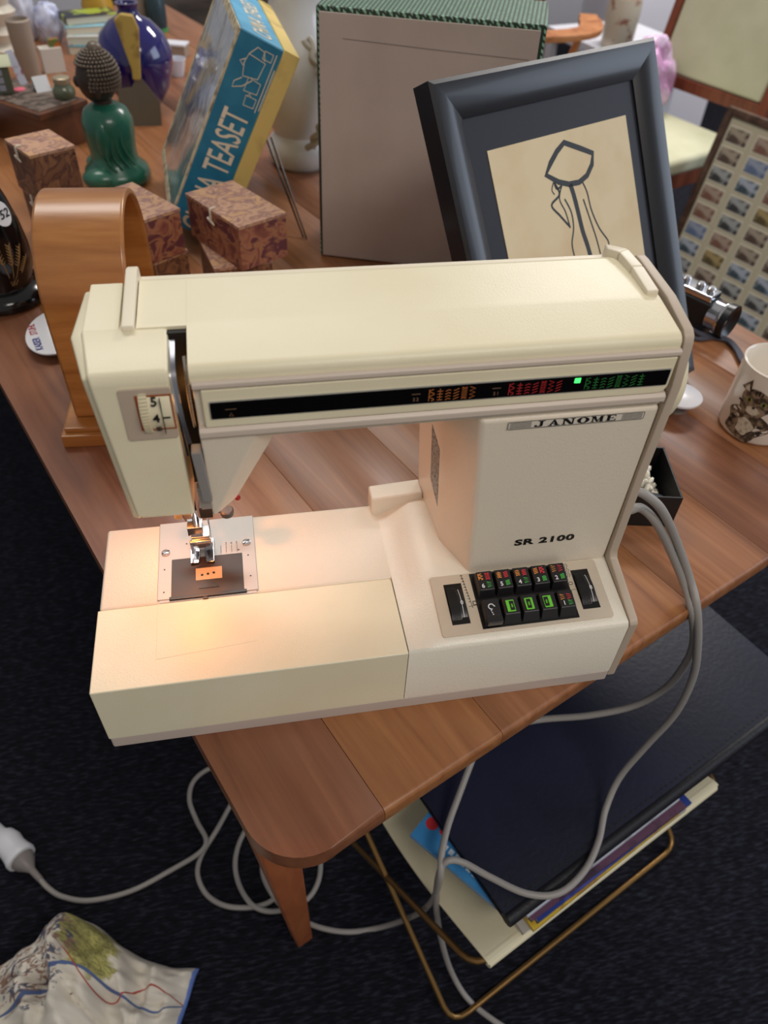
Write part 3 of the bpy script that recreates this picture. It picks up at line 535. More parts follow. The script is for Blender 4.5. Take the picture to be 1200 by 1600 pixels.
bm = NB(); ribbon(bm, [(0.2815, 0.0595, 0.0012), (0.2845, 0.030, 0.0012)], 0.0004, (0, 0, 1), 0.0001); ribbon(bm, [(0.2815, 0.0315, 0.0012), (0.2885, 0.0320, 0.0012)], 0.0003, (0, 0, 1), 0.0001)
for k in range(10): ribbon(bm, [(0.2805+0.0002*k, 0.0590-k*0.0026, 0.0012), (0.2825+0.0002*k, 0.0590-k*0.0026, 0.0012)], 0.0005, (0, 0, 1), 0.0001)
ribbon(bm, [(x, y, 0.0012) for x, y in rrect(0.2855, 0.2885, 0.0325, 0.0355, 0.0004)], 0.0006, (0, 0, 1), 0.0001, closed=True)
for k in range(2): sym(bm, 0.3668+k*0.0018, 0.047, 0.0016, 0.0125, 0, 0.0004, nrm=(0, 0, 1), T=lambda a, c: (a, c, 0.0012))
ribbon(bm, [(x, y, 0.0012) for x, y in rrect(0.3665, 0.3695, 0.0400, 0.0425, 0.001)], 0.0004, (0, 0, 1), 0.0001, closed=True); ribbon(bm, [(0.3670, 0.0355, 0.0012), (0.3705, 0.0355, 0.0012)], 0.0003, (0, 0, 1), 0.0001)
OBJ('panel_print', bm, INK, cp, flat=True, mtx=CT)['kind'] = 'stuff'
BTN = M('button_black', (30, 29, 30), 0.38)
nums = {(0, 0): '6', (1, 0): '5', (2, 0): '4', (3, 0): '3', (4, 0): '2', (4, 1): '1'}
for c in range(5):
    for r in range(2):
        x0 = 0.2900+c*0.01500; y0 = (0.0365, 0.0125)[r]; hx, hy = 0.0139, 0.0205; zb = (0.0095, 0.0085)[r]
        bm = NB(); tw = 0.0011
        hull(bm, [(x0, y0, 0.001), (x0+hx, y0, 0.001), (x0+hx, y0+hy, 0.001), (x0, y0+hy, 0.001), (x0+tw, y0+(0.0035 if r == 0 else 0.0055), zb), (x0+hx-tw*0.4, y0+(0.0035 if r == 0 else 0.0055), zb), (x0+hx-tw*0.4, y0+hy-0.001, zb+0.001), (x0+tw, y0+hy-0.001, zb+0.001)])
        if (c, r) == (0, 1): box(bm, x0+0.0012, x0+hx-0.0005, y0-0.0005, y0+0.006, 0.003, zb+0.0006)
        bt = OBJ('stitch_button', bm, BTN, mach, bevel=0.0008, mtx=CT)
        z = zb+0.0012; T = lambda a, cc: (a, cc, z)
        ya = y0+(0.0042 if r == 0 else 0.0062); xc = x0+0.0016
        if (c, r) in nums:
            for m_, ox, oy, k in ((M('button_orange', (232, 150, 74), 0.5), 0.0006, 0.0078, (1, 3, 4, 2, 0, 0)[c]), (M('button_red', (232, 64, 70), 0.5), 0.0060, 0.0078, (5, 2, 4, 1, 0, 0)[c]), (M('button_green', (80, 190, 80), 0.5), 0.0060, 0.0010, (0, 2, 0, 4, 2, 5)[c])):
                bm = NB(); hh = 0.0054 if oy > 0.003 else 0.0045
                sym(bm, xc+ox, ya+oy*(1 if r == 0 else 0.72), 0.0034, hh*(1 if r == 0 else 0.8), 0 if r else k, 0.0006, nrm=(0, 0, 1), T=T); OBJ('stitch_symbol', bm, m_, bt, flat=True, mtx=CT)
            tb_ = text_bm(nums[(c, r)], 0.0034, bold=0.0001); bmesh.ops.translate(tb_, verts=tb_.verts[:], vec=(xc+0.0014, ya+0.0008, z)); OBJ('button_number', tb_, WHT, bt, flat=True, mtx=CT)
        elif c == 0:
            bm = NB(); ribbon(bm, [T(xc+0.0048+0.0022*math.cos(math.radians(a)), ya+0.0066+0.0022*math.sin(math.radians(a))) for a in range(40, 300, 20)], 0.0008, (0, 0, 1), 0.0001)
            ribbon(bm, [T(xc+0.0062, ya+0.0082), T(xc+0.0076, ya+0.0064)], 0.0008, (0, 0, 1), 0.0001)
            for k in range(3): lathe(bm, [(0, 0), (0.0005, 0), (0.0005, 0.0002), (0, 0.0002)], T(xc+0.0040+0.0004*k, ya+0.0032-0.0016*k), 'z', 8)
            OBJ('stitch_symbol', bm, WHT, bt, flat=True, mtx=CT)
        else:
            bm = NB(); x1 = xc+0.0018; y1 = ya+0.0006; prism(bm, rrect(x1, x1+0.0064, y1, y1+0.0098, 0.0005), 'z', z-0.0004, z); OBJ('stitch_symbol', bm, BTNG, bt, flat=True, mtx=CT)
            bm = NB(); ox = (0, 0.0025, 0.0012, 0.0004)[c]; box(bm, x1+ox, x1+ox+0.0034, y1+0.0010, y1+0.0088, z-0.0002, z+0.0002); OBJ('symbol_slot', bm, BTN, bt, flat=True, mtx=CT)
            bm = NB(); sym(bm, x1+ox+0.0010, y1+0.0034, 0.0014, 0.003, 3, 0.0004, nrm=(0, 0, 1), T=lambda a, cc: (a, cc, z+0.0002)); OBJ('symbol_mark', bm, BTNG, bt, flat=True, mtx=CT)
# ================================================================ things on the table
def ring_text(): pass
# -- arched wooden clock case behind the head
CW = wood('clock_wood', [(0.25, (112, 66, 26)), (0.5, (152, 96, 44)), (0.8, (180, 124, 66))], scale=(4, 30, 30), rough=0.3, coat=0.4)
cl = thing('clock_case', 'orange varnished wooden arch shaped clock case on a plinth', 'clock case', (-0.0755, 0.3674, 0), math.radians(-3))
bm = NB(); box(bm, 0.0, 0.116, 0.0, 0.205, 0.0, 0.0155); OBJ('plinth', bm, CW, cl, bevel=0.0015)
bm = NB(); box(bm, 0.004, 0.112, 0.006, 0.199, 0.0155, 0.0215); OBJ('plinth_step', bm, CW, cl, bevel=0.0015)
bm = NB(); r1, r2, ys, zs = 0.080, 0.072, 0.104, 0.152
prof = [(ys-r1, 0.0215)] + [(ys-r1*math.cos(math.radians(t)), zs+r1*math.sin(math.radians(t))) for t in range(0, 181, 6)] + [(ys+r1, 0.0215), (ys+r2, 0.0215)] + [(ys+r2*math.cos(math.radians(t)), zs+r2*math.sin(math.radians(t))) for t in range(0, 181, 6)] + [(ys-r2, 0.0215)]
n = len(prof)//2; A = [[bm.verts.new((x, *prof[i])) for i in range(len(prof))] for x in (0.0135, 0.0985)]
m_ = len(prof)
for i in range(m_): k = (i+1) % m_; bm.faces.new((A[0][i], A[0][k], A[1][k], A[1][i]))
for s in (0, 1):
    for i in range(n-1): bm.faces.new((A[s][i], A[s][i+1], A[s][m_-2-i], A[s][m_-1-i]))
arch = OBJ('arch', bm, CW, cl, ang=35)
w = arch.modifiers.new('b', 'BEVEL'); w.width = 0.0032; w.segments = 3; w.limit_method = 'ANGLE'; w.angle_limit = math.radians(50)
# -- black lacquer vase with painted wheat
VB = M('black_lacquer', (10, 9, 10), 0.16, coat=0.4); VG = M('gold_paint', (150, 116, 74), 0.45)
c0 = Vector((-0.188, 0.705, 0)); vt = at(19, 283, Y=0.705).z
va = thing('black_vase', 'black lacquer vase with painted gold wheat and a round white sticker', 'vase', c0)
vp = [(0, 0), (0.054, 0), (0.0575, 0.004), (0.0575, 0.012), (0.052, 0.019), (0.042, 0.024), (0.041, 0.028), (0.0475, 0.045), (0.0480, 0.07), (0.0445, 0.10), (0.038, 0.13), (0.031, 0.155), (0.027, 0.172), (0.0275, vt-0.004), (0.0290, vt-0.001), (0.024, vt-0.001), (0.021, vt-0.02), (0, vt-0.03)]
bm = NB(); lathe(bm, vp, (0, 0, 0), 'z', 40); OBJ('vase_body', bm, VB, va)
bm = NB(); lathe(bm, [(0.0225, vt-0.0012), (0.0292, vt-0.0012), (0.0292, vt+0.0012), (0.0225, vt+0.0012)], (0, 0, 0), 'z', 40); OBJ('rim', bm, M('vase_rim_white', (206, 208, 216), 0.3), va)
def vrad(z):
    for (a, za), (b_, zb) in zip(vp[7:14], vp[8:15]):
        if za <= z <= zb: return a+(b_-a)*(z-za)/(zb-za)
    return 0.045
def vpt(ang, z, o=0.0004): a = math.radians(ang); r = vrad(z)+o; return (r*math.cos(a), r*math.sin(a), z)
bm = NB(); ctr = bm.verts.new(vpt(-30, 0.122, 0.0012)); rg = [bm.verts.new(vpt(-30+19*math.cos(2*math.pi*k/24), 0.122+0.0145*math.sin(2*math.pi*k/24), 0.0010)) for k in range(24)]
for k in range(24): bm.faces.new((ctr, rg[k], rg[(k+1) % 24]))
stk = OBJ('sticker', bm, M('sticker_white', (222, 222, 224), 0.5), va); stk['label'] = 'round white sticker with numerals'
a = math.radians(-30); nX = Vector((-math.sin(a), math.cos(a), 0)); nN = Vector((math.cos(a), math.sin(a), 0)); o_ = Vector(vpt(-30, 0.122, 0.0022))
place_text('52', 0.011, o_-nX*0.0065-Vector((0, 0, 0.0052)), nX, (0, 0, 1), 'sticker_number', INK, stk, bold=0.0002)
bm = NB()
for k, (a0, z0, a1, z1) in enumerate(((-55, 0.034, -45, 0.085), (-55, 0.034, -28, 0.078), (-57, 0.034, -66, 0.092), (-52, 0.034, -22, 0.062))):
    ribbon(bm, [vpt(a0+(a1-a0)*t/8, z0+(z1-z0)*t/8) for t in range(9)], 0.0011, nN, 0.0002)
    for q in range(7):
        t = 0.55+q*0.075; aa, zz = a0+(a1-a0)*t, z0+(z1-z0)*t
        for s in (-1, 1): ribbon(bm, [vpt(aa, zz), vpt(aa+s*4.5, zz+0.0045)], [0.0018, 0.0006], nN, 0.0002)
wh = OBJ('painted_wheat', bm, VG, va, flat=True); wh['kind'] = 'stuff'
# -- white oval advertising dish
p = at(86, 517, Z=0.012); ds = thing('oval_dish', 'white oval porcelain dish with blue and red lettering behind the clock case', 'dish', (p.x, p.y, 0))
bm = NB(); lathe(bm, [(0, 0), (0.024, 0), (0.030, 0.006), (0.0335, 0.0115), (0.0330, 0.0125), (0.026, 0.0125), (0, 0.0125)], (0, 0, 0), 'z', 40, sx=1.05, sy=1.6); OBJ('dish_body', bm, M('porcelain', (224, 224, 228), 0.2, coat=0.3), ds)
tx = Vector((-0.30, 0.95, 0)).normalized(); ty = Vector((-0.95, -0.30, 0)).normalized()
place_text('KAISER', 0.0085, (-0.0085, -0.042, 0.0127), tx, ty, 'lettering', M('blue_print', (52, 58, 130), 0.5), ds, bold=0.0002, fit=0.030)
place_text('STUHL', 0.0085, (-0.0200, -0.006, 0.0127), tx, ty, 'lettering', M('red_print_dull', (170, 60, 70), 0.5), ds, bold=0.0002, fit=0.026)
# -- brocade gift boxes
BR1 = brocade('brocade_rose', [(0.36, (70, 34, 36)), (0.46, (120, 68, 58)), (0.56, (148, 92, 72)), (0.64, (168, 116, 82)), (0.74, (100, 52, 58))])
BR2 = brocade('brocade_brown', [(0.36, (52, 34, 30)), (0.46, (116, 78, 54)), (0.58, (146, 102, 70)), (0.66, (84, 52, 44)), (0.76, (124, 84, 58))])
BRT = brocade('brocade_top', [(0.36, (128, 90, 84)), (0.46, (176, 134, 112)), (0.58, (192, 152, 122)), (0.66, (140, 102, 98)), (0.76, (190, 148, 110))])
BONE = M('bone_toggle', (206, 196, 178), 0.4)
def brocade_box(label, cx, cy, z0, rot, sx, sy, h, mat, clasp=True, group='brocade gift boxes'):
    t = thing('brocade_box', label, 'gift box', (cx, cy, z0), math.radians(rot), group)
    bm = NB(); box(bm, -sx/2, sx/2, -sy/2, sy/2, 0, h-0.0052); OBJ('box_body', bm, mat, t, bevel=0.001)
    bm = NB(); box(bm, -sx/2-0.0008, sx/2+0.0008, -sy/2-0.0008, sy/2+0.0008, h-0.0048, h); OBJ('lid', bm, BRT, t, bevel=0.0008)
    if clasp:
        bm = NB(); tube(bm, spline([(-sx/2+0.006, 0.0, h+0.0008), (-sx/2-0.0015, 0.0, h+0.0004), (-sx/2-0.0022, 0.0, h-0.008), (-sx/2-0.0022, 0.001, h-0.017)], 5), 0.0016, 8); tube(bm, [(-sx/2-0.0024, -0.007, h-0.018), (-sx/2-0.0024, 0.007, h-0.013)], [0.0012, 0.0022], 8); OBJ('toggle', bm, BONE, t)
    return t
brocade_box('brown brocade box, upper of the stack beside the black vase', -0.1330, 0.890, 0.0675, 33, 0.066, 0.078, 0.0675, BR2)
brocade_box('brown brocade box, lower of the stack beside the black vase', -0.1300, 0.8905, 0.0, 31, 0.067, 0.079, 0.0675, BR2)
brocade_box('rose brocade box, upper of the stack behind the clock arch', 0.001, 0.712, 0.060, 36, 0.071, 0.108, 0.060, BR1, False)
brocade_box('dark brocade box, lower of the stack behind the clock arch', 0.003, 0.716, 0.0, 38, 0.070, 0.105, 0.060, BR2, False)
brocade_box('rose brocade box with bone toggle in front of the tea set box', 0.133, 0.700, 0.060, 31, 0.073, 0.126, 0.060, BR1)
brocade_box('tan brocade box under the toggled one before the tea set box', 0.126, 0.694, 0.0, 12, 0.078, 0.098, 0.060, BR2, False)
# -- tea set box, leaning
ph, ta, w_, l_, d_ = 0.0627, 0.4716, 0.0835, 0.285, 0.2868
hh = Vector((math.cos(ph), math.sin(ph), 0)); Dv = Vector((-math.sin(ph), math.cos(ph), 0)); zv = Vector((0, 0, 1))
Lv = hh*math.sin(ta)+zv*math.cos(ta); Wv = hh*math.cos(ta)-zv*math.sin(ta)
tea = thing('tea_set_box', 'worn blue and yellow toy tea set box leaning with its clear window', 'toy box', mtx=axes((0.1080, 0.8230, 0.0), Wv, Dv, Lv))
TBL = M('tea_box_blue', (30, 112, 146), 0.5, tint=(30, (44, 128, 160), 0.4, 0.7)); TBL2 = M('tea_box_light_blue', (92, 168, 204), 0.5, tint=(24, (70, 148, 188), 0.4, 0.7))
TYE = M('tea_box_yellow', (214, 188, 112), 0.6, tint=(22, (176, 150, 92), 0.55, 0.75)); TBR = M('worn_card_edge', (190, 178, 150), 0.8, tint=(80, (130, 116, 92), 0.45, 0.65))
bm = NB(); box(bm, -0.0225, 0.0, 0.0, d_, 0.0, l_); OBJ('tray', bm, TYE, tea, bevel=0.0012)
bm = NB(); box(bm, -w_, -0.021, 0.004, d_-0.004, 0.003, l_-0.003); lidb = OBJ('lid_box', bm, TBL, tea, bevel=0.0012)
bm = NB(); box(bm, -w_+0.002, -0.0215, 0.006, d_-0.006, l_-0.0032, l_-0.0022); OBJ('end_panel', bm, TBL2, lidb)
bm = NB()
for (y0, y1, z0, z1) in ((0.004, 0.016, 0.003, l_-0.003), (d_-0.016, d_-0.004, 0.003, l_-0.003), (0.016, d_-0.016, 0.003, 0.014), (0.016, d_-0.016, l_-0.014, l_-0.003)): box(bm, -w_-0.0012, -w_+0.001, y0, y1, z0, z1)
OBJ('window_border', bm, TBR, lidb)
FILM = M('clear_film', (104, 122, 136), 0.08, bump=(14, 0.9, 0.012), tint=(7, (176, 184, 188), 0.42, 0.7), coat=1)
bm = NB(); g = 14; V = [[bm.verts.new((-w_-0.0006-0.0025*math.sin(math.pi*i/g)*math.sin(math.pi*j/g), 0.015+(d_-0.03)*i/g, 0.013+(l_-0.026)*j/g)) for i in range(g+1)] for j in range(g+1)]
for j in range(g):
    for i in range(g): bm.faces.new((V[j][i], V[j][i+1], V[j+1][i+1], V[j+1][i]))
OBJ('window_film', bm, FILM, lidb)
CRM = M('cream_print', (226, 214, 190), 0.5)
place_text('CHINA TEASET', 0.036, (-0.0325, 0.0034, 0.006), (0, 0, 1), (-1, 0, 0), 'box_title', CRM, lidb, bold=0.0004, fit=0.182)
place_text('CHINA TEA SET', 0.022, (-0.070, 0.020, l_-0.0018), (0, 1, 0), (-1, 0, 0), 'end_title', CRM, lidb, fit=0.20) if False else None
place_text('CHINA TEASET', 0.026, (-0.036, 0.022, l_-0.0018), (0, 1, 0), (-1, 0, 0), 'end_title', CRM, lidb, bold=0.0003, fit=0.20)
bm = NB(); f = lambda a, c: (-0.0345-a, 0.0036, 0.196+c); nn = (0, -1, 0)
R_ = lambda pts, cl_=False: ribbon(bm, [f(a, c) for a, c in pts], 0.0011, nn, 0.0003, closed=cl_)
R_([(-0.006, 0.0), (-0.006, 0.078)]); R_([(-0.002, 0.004), (0.012, 0.003), (0.013, 0.016), (-0.002, 0.016)], True); R_([(0.0, 0.022), (0.018, 0.020), (0.018, 0.038), (0.0, 0.036)], True); R_([(0.006, 0.016), (0.009, 0.020), (0.011, 0.015)])
R_([(0.006, 0.040), (0.026, 0.036), (0.030, 0.052), (0.028, 0.064), (0.004, 0.062)], True); R_([(0.012, 0.036), (0.022, 0.024), (0.034, 0.018), (0.034, 0.026), (0.026, 0.034)]); R_([(0.028, 0.064), (0.020, 0.076), (0.010, 0.074), (0.006, 0.064)]); R_([(0.030, 0.048), (0.036, 0.052), (0.030, 0.057)])
R_([(-0.002, 0.066), (0.010, 0.066), (0.010, 0.076), (-0.002, 0.076)], True)
for k in range(3): R_([(-0.010-k*0.0022, 0.004), (-0.010-k*0.0022, 0.060)])
tp = OBJ('teapot_drawing', bm, CRM, lidb, flat=True); tp['kind'] = 'stuff'
# -- white urn behind it, skewers
ur = thing('white_urn', 'white glazed urn with twisted rope handle behind the tea set box', 'urn', (0.262, 1.150, 0))
URN = M('urn_white', (222, 222, 224), 0.2, coat=0.3)
bm = NB(); lathe(bm, [(0, 0), (0.050, 0), (0.058, 0.008), (0.062, 0.030), (0.056, 0.044), (0.048, 0.055), (0.058, 0.075), (0.070, 0.115), (0.072, 0.160), (0.062, 0.205), (0.048, 0.235), (0.044, 0.262), (0.052, 0.282), (0.046, 0.282), (0.038, 0.262), (0, 0.25)], (0, 0, 0), 'z', 40); OBJ('urn_body', bm, URN, ur)
bm = NB()
for s in (0, math.pi):
    pts = []
    for k in range(61):
        t = k/60; c = Vector((0.010+0.030*math.sin(math.pi*t), -0.066-0.022*math.sin(math.pi*t)+0.010*t, 0.048+0.165*t)); a = t*26+s; pts.append(c+Vector((math.cos(a), 0.3*math.sin(a), math.sin(a)*0.4))*0.0055)
    tube(bm, pts, 0.0055, 8)
OBJ('rope_handle', bm, M('urn_rope', (178, 172, 160), 0.5), ur)
for k, (xa, xb) in enumerate(((416, 474), (424, 479))):
    A_, B_ = at(xa, 215, Y=0.985), at(xb, 371+k*2, Z=0.0015)
    bm = NB(); tube(bm, [B_, A_], [0.0012, 0.0022], 8); tag(OBJ('skewer', bm, M('dark_rod', (34, 26, 22), 0.35, metal=0.4)), 'thin dark metal rod leaning on the white urn, ' + ('next to the tea set box' if k == 0 else 'next to the grey presentation box'), 'rod', 'pair of thin dark rods')
# -- big grey box with green brocade edges
GB = axes((0.2526, 0.780, 0), (math.cos(-0.3405), math.sin(-0.3405), 0), (-math.sin(-0.3405), math.cos(-0.3405), 0), (0, 0, 1))
gbx = thing('presentation_box', 'tall taupe cardboard box covered in green brocade at top and sides', 'box', mtx=GB)
gm = bpy.data.materials.new('green_brocade'); gm.use_nodes = True; nt = gm.node_tree; b = nt.nodes['Principled BSDF']; b.inputs['Roughness'].default_value = 0.6
tc = nt.nodes.new('ShaderNodeTexCoord'); mp = nt.nodes.new('ShaderNodeMapping'); mp.inputs['Rotation'].default_value = (0.5, 0.6, 0.78); bt_ = nt.nodes.new('ShaderNodeTexBrick'); bt_.inputs['Scale'].default_value = 105; bt_.inputs['Mortar Size'].default_value = 0.12; bt_.inputs['Row Height'].default_value = 0.5
bt_.inputs['Color1'].default_value = lin((142, 184, 158)); bt_.inputs['Color2'].default_value = lin((120, 166, 140)); bt_.inputs['Mortar'].default_value = lin((36, 52, 40))
nt.links.new(tc.outputs['Object'], mp.inputs['Vector']); nt.links.new(mp.outputs['Vector'], bt_.inputs['Vector']); nt.links.new(bt_.outputs['Color'], b.inputs['Base Color'])
bm = NB(); box(bm, 0, 0.2840, 0.003, 0.130, 0, 0.3250); OBJ('box_cover', bm, gm, gbx, bevel=0.002)
TAU = M('taupe_card', (186, 172, 163), 0.75, bump=(60, 0.15, 0.002), tint=(8, (174, 160, 150), 0.4, 0.7))
bm = NB(); box(bm, 0.0045, 0.2770, 0.0, 0.0034, 0.002, 0.3190); OBJ('front_panel', bm, TAU, gbx, bevel=0.0008)
bm = NB(); ribbon(bm, [(0.035, -0.0002, 0.292), (0.150, -0.0002, 0.289), (0.268, -0.0002, 0.287)], 0.0009, (0, -1, 0), 0.0001); OBJ('crease', bm, M('taupe_crease', (128, 116, 108), 0.8), gbx, flat=True)
# -- black framed ink drawing, leaning back on its strut
ps, la, pw, phh = 0.46876, 0.5140, 0.3200, 0.3770
Hd = Vector((math.cos(ps), math.sin(ps), 0)); Uv = Vector((-math.sin(ps)*math.sin(la), math.cos(ps)*math.sin(la), math.cos(la))); Nf = Hd.cross(Uv)   # towards the viewer is -Y local
PO = at(1083, 592, Z=0.0)-Hd*pw; PO.z = 0.0132
Yl = Uv.cross(Hd)
pic = thing('framed_drawing', 'black framed ink line drawing on cream paper standing behind the machine', 'picture', mtx=axes(PO, Hd, Yl, Uv))
def loc(px, py, yo=0.0):
    d = ray(px, py); O = PO+Yl*yo; t = (O-CAM).dot(Yl)/d.dot(Yl); P = CAM+d*t-PO
    return (P.dot(Hd), P.dot(Uv))
FRM = M('frame_black', (23, 24, 30), 0.32, coat=0.2); MATB = M('mat_board_dark', (32, 32, 40), 0.55)
fwid = 0.036
cor = [(0, 0), (pw, 0), (pw, phh), (0, phh)]
sec = [(0.0, 0.026), (0.0, 0.003), (0.004, 0.0), (0.014, -0.0005), (0.030, 0.006), (fwid, 0.009), (fwid, 0.026)]
for i in range(4):
    (xa, za), (xb, zb) = cor[i], cor[(i+1) % 4]; e = Vector((xb-xa, zb-za)).normalized(); nin = Vector((-e.y, e.x))
    bm = NB(); A = []; B = []
    for s_, y_ in sec:
        p0 = Vector((xa, za))+e*s_+nin*s_; p1 = Vector((xb, zb))-e*s_+nin*s_
        A.append(bm.verts.new((p0.x, y_, p0.y))); B.append(bm.verts.new((p1.x, y_, p1.y)))
    k = len(sec)
    for j in range(k): bm.faces.new((A[j], B[j], B[(j+1) % k], A[(j+1) % k]))
    bm.faces.new(A); bm.faces.new(B[::-1]); OBJ('frame_side', bm, FRM, pic, ang=30)
bm = NB(); box(bm, fwid-0.004, pw-fwid+0.004, 0.0115, 0.0150, fwid-0.004, phh-fwid+0.004); OBJ('mat_board', bm, MATB, pic, flat=True)
q = [loc(761, 237, 0.0112), loc(977, 179, 0.0112), loc(1006, 392, 0.0112)]
px0, px1, pz1 = q[0][0], (q[1][0]+q[2][0])/2, (q[0][1]+q[1][1])/2
PAP = M('aged_paper', (226, 208, 172), 0.7, tint=(14, (214, 190, 150), 0.45, 0.75))
bm = NB(); box(bm, px0, px1, 0.0108, 0.0118, 0.055, pz1); pap = OBJ('paper', bm, PAP, pic, flat=True)
bm = NB(); cvt = lambda a, c: (lambda r: (r[0], 0.0107, r[1]))(loc(660+a/2.857, 80+c/2.857, 0.0107))
for pts, wd_, cls in (([(632, 408), (700, 432), (760, 455), (757, 505), (735, 555), (700, 585), (655, 594), (608, 584), (552, 553), (572, 500), (600, 448)], 0.0042, True),
                     ([(660, 595), (675, 640), (692, 705), (715, 800), (735, 860), (750, 912)], 0.0044, False), ([(715, 585), (735, 630), (755, 710), (790, 790), (832, 855), (812, 905)], 0.0014, False), ([(718, 660), (745, 740), (775, 830), (795, 905)], 0.0014, False),
                     ([(585, 585), (578, 620), (590, 640)], 0.0010, False), ([(590, 590), (612, 640), (577, 688), (615, 735), (660, 785)], 0.0018, False), ([(622, 600), (612, 660), (640, 720), (660, 790)], 0.0012, False), ([(635, 660), (665, 720), (675, 790), (668, 860), (680, 920)], 0.0014, False), ([(588, 585), (600, 615), (622, 600)], 0.0016, False), ([(680, 920), (690, 1000), (670, 1080)], 0.0014, False), ([(750, 912), (770, 1000), (790, 1080)], 0.0044, False)):
    P3 = [cvt(*p) for p in pts]
    ribbon(bm, P3 if cls else spline(P3, 5), wd_*1.35, (0, -1, 0), 0.00015, closed=cls)
dr = OBJ('ink_drawing', bm, M('ink_grey', (52, 56, 60), 0.6), pap, flat=True); dr['kind'] = 'stuff'
bm = NB(); 
top_l = Vector((pw/2, 0.028, phh*0.62)); topw = PO+Hd*top_l.x+Yl*top_l.y+Uv*top_l.z; footw = topw + Vector((-math.sin(ps), math.cos(ps), 0))*0.085; footw.z = 0.001
inv = axes(PO, Hd, Yl, Uv).inverted(); ft = inv @ footw
hull(bm, [(top_l.x+sx, top_l.y+sy-0.002, top_l.z) for sx in (-0.02, 0.02) for sy in (0, 0.004)] + [(ft.x+sx, ft.y+sy, ft.z) for sx in (-0.03, 0.03) for sy in (0, 0.003)]); OBJ('easel_strut', bm, MATB, pic)
# -- cat mug
mc = Vector((0.7125, 0.3055, 0)); mug = thing('cat_mug', 'white ceramic mug with a printed tabby kitten', 'mug', mc)
MW = M('mug_white', (226, 218, 206), 0.18, coat=0.4); mr, mh = 0.0405, 0.089
bm = NB(); lathe(bm, [(0, 0.001), (0.036, 0.0), (0.0385, 0.002), (mr, 0.006), (mr, mh-0.004), (mr+0.0004, mh), (mr-0.0018, mh+0.0008), (mr-0.0034, mh-0.001), (mr-0.0036, 0.008), (0.03, 0.004), (0, 0.004)], (0, 0, 0), 'z', 56); OBJ('mug_body', bm, MW, mug, ang=60)
bm = NB(); tube(bm, spline([(mr-0.001, 0.0, 0.074), (mr+0.018, 0.0, 0.076), (mr+0.027, 0.0, 0.055), (mr+0.020, 0.0, 0.028), (mr-0.001, 0.0, 0.018)], 8), 0.0048, 10, cap=False); bmesh.ops.rotate(bm, verts=bm.verts[:], cent=(0, 0, 0), matrix=Matrix.Rotation(math.radians(35), 3, 'Z')); OBJ('mug_handle', bm, MW, mug)
def mpt(ang, z, o=0.0003): a = math.radians(ang); return ((mr+o)*math.cos(a), (mr+o)*math.sin(a), z)
TAB = M('tabby_print', (138, 118, 96), 0.35, tint=(150, (58, 48, 40), 0.42, 0.60)); 
def patch(ca, cz, ra, rz, mat, nm, o=0.0003, wob=0.0, n=28, par=None, a0=0.0):
    bm = NB(); rings = [[bm.verts.new(mpt(ca, cz, o))]]
    def shape(t):
        if n > 3: return (1+wob*math.sin(3*t+1)+wob*math.cos(5*t))*math.cos(t), (1+wob*math.sin(4*t))*math.sin(t)
        return math.cos(t), math.sin(t)
    if n == 3:
        n = 24; tri = [(math.cos(a0+2.0944*k), math.sin(a0+2.0944*k)) for k in range(3)]
        def shape(t):
            q_ = (t-a0)/(2*math.pi)*3; k = int(q_+1e-6) % 3; f = q_-int(q_+1e-6); p0, p1 = tri[k], tri[(k+1) % 3]
            return p0[0]+(p1[0]-p0[0])*f, p0[1]+(p1[1]-p0[1])*f
    for f_ in (0.35, 0.7, 1.0):
        rings.append([bm.verts.new(mpt(ca+f_*ra*shape(t)[0], cz+f_*rz*shape(t)[1], o)) for t in [a0+2*math.pi*k/n for k in range(n)]])
    for k in range(n): bm.faces.new((rings[0][0], rings[1][k], rings[1][(k+1) % n]))
    for A, B in zip(rings[1:], rings[2:]):
        for k in range(n): bm.faces.new((A[k], B[k], B[(k+1) % n], A[(k+1) % n]))
    return OBJ(nm, bm, mat, par or mug)
TAB = M('tabby_print', (150, 132, 108), 0.35, tint=(230, (70, 60, 52), 0.44, 0.60)); LT = M('kitten_light', (196, 184, 164), 0.4, tint=(200, (150, 134, 112), 0.5, 0.7)); EY = M('kitten_eye', (128, 124, 66), 0.3); DK = M('kitten_dark', (40, 34, 30), 0.4)
patch(214, 0.024, 36, 0.021, TAB, 'kitten_body', 0.0002, 0.10); patch(217, 0.054, 27, 0.0165, TAB, 'kitten_head', 0.0004, 0.04)
for ca in (196, 240): patch(ca, 0.0685, 12, 0.011, TAB, 'kitten_ear', 0.0005, 0, 3, a0=math.pi/2+(0.25 if ca > 217 else -0.25)); patch(ca, 0.0675, 6, 0.0055, LT, 'ear_lining', 0.0007, 0, 3, a0=math.pi/2)
patch(217, 0.0445, 11, 0.0052, LT, 'kitten_muzzle', 0.0006, 0.05); patch(215, 0.022, 13, 0.011, LT, 'kitten_chest', 0.0004, 0.1)
for ca in (206, 229): patch(ca, 0.0560, 5.0, 0.0034, EY, 'kitten_eye', 0.0007); patch(ca, 0.0560, 2.2, 0.0028, DK, 'kitten_pupil', 0.0009)
patch(217, 0.0485, 2.4, 0.0013, DK, 'kitten_nose', 0.0009)
for ca, cz, ra_, rz_ in ((217, 0.0675, 1.2, 0.0035), (212, 0.0665, 1.1, 0.0035), (222, 0.0665, 1.1, 0.0035), (190, 0.020, 5, 0.0022), (192, 0.027, 5, 0.002), (240, 0.020, 5, 0.0022), (238, 0.027, 5, 0.002), (193, 0.050, 5, 0.0014), (241, 0.050, 5, 0.0014)): patch(ca, cz, ra_, rz_, DK, 'kitten_stripe', 0.0006, 0.1)
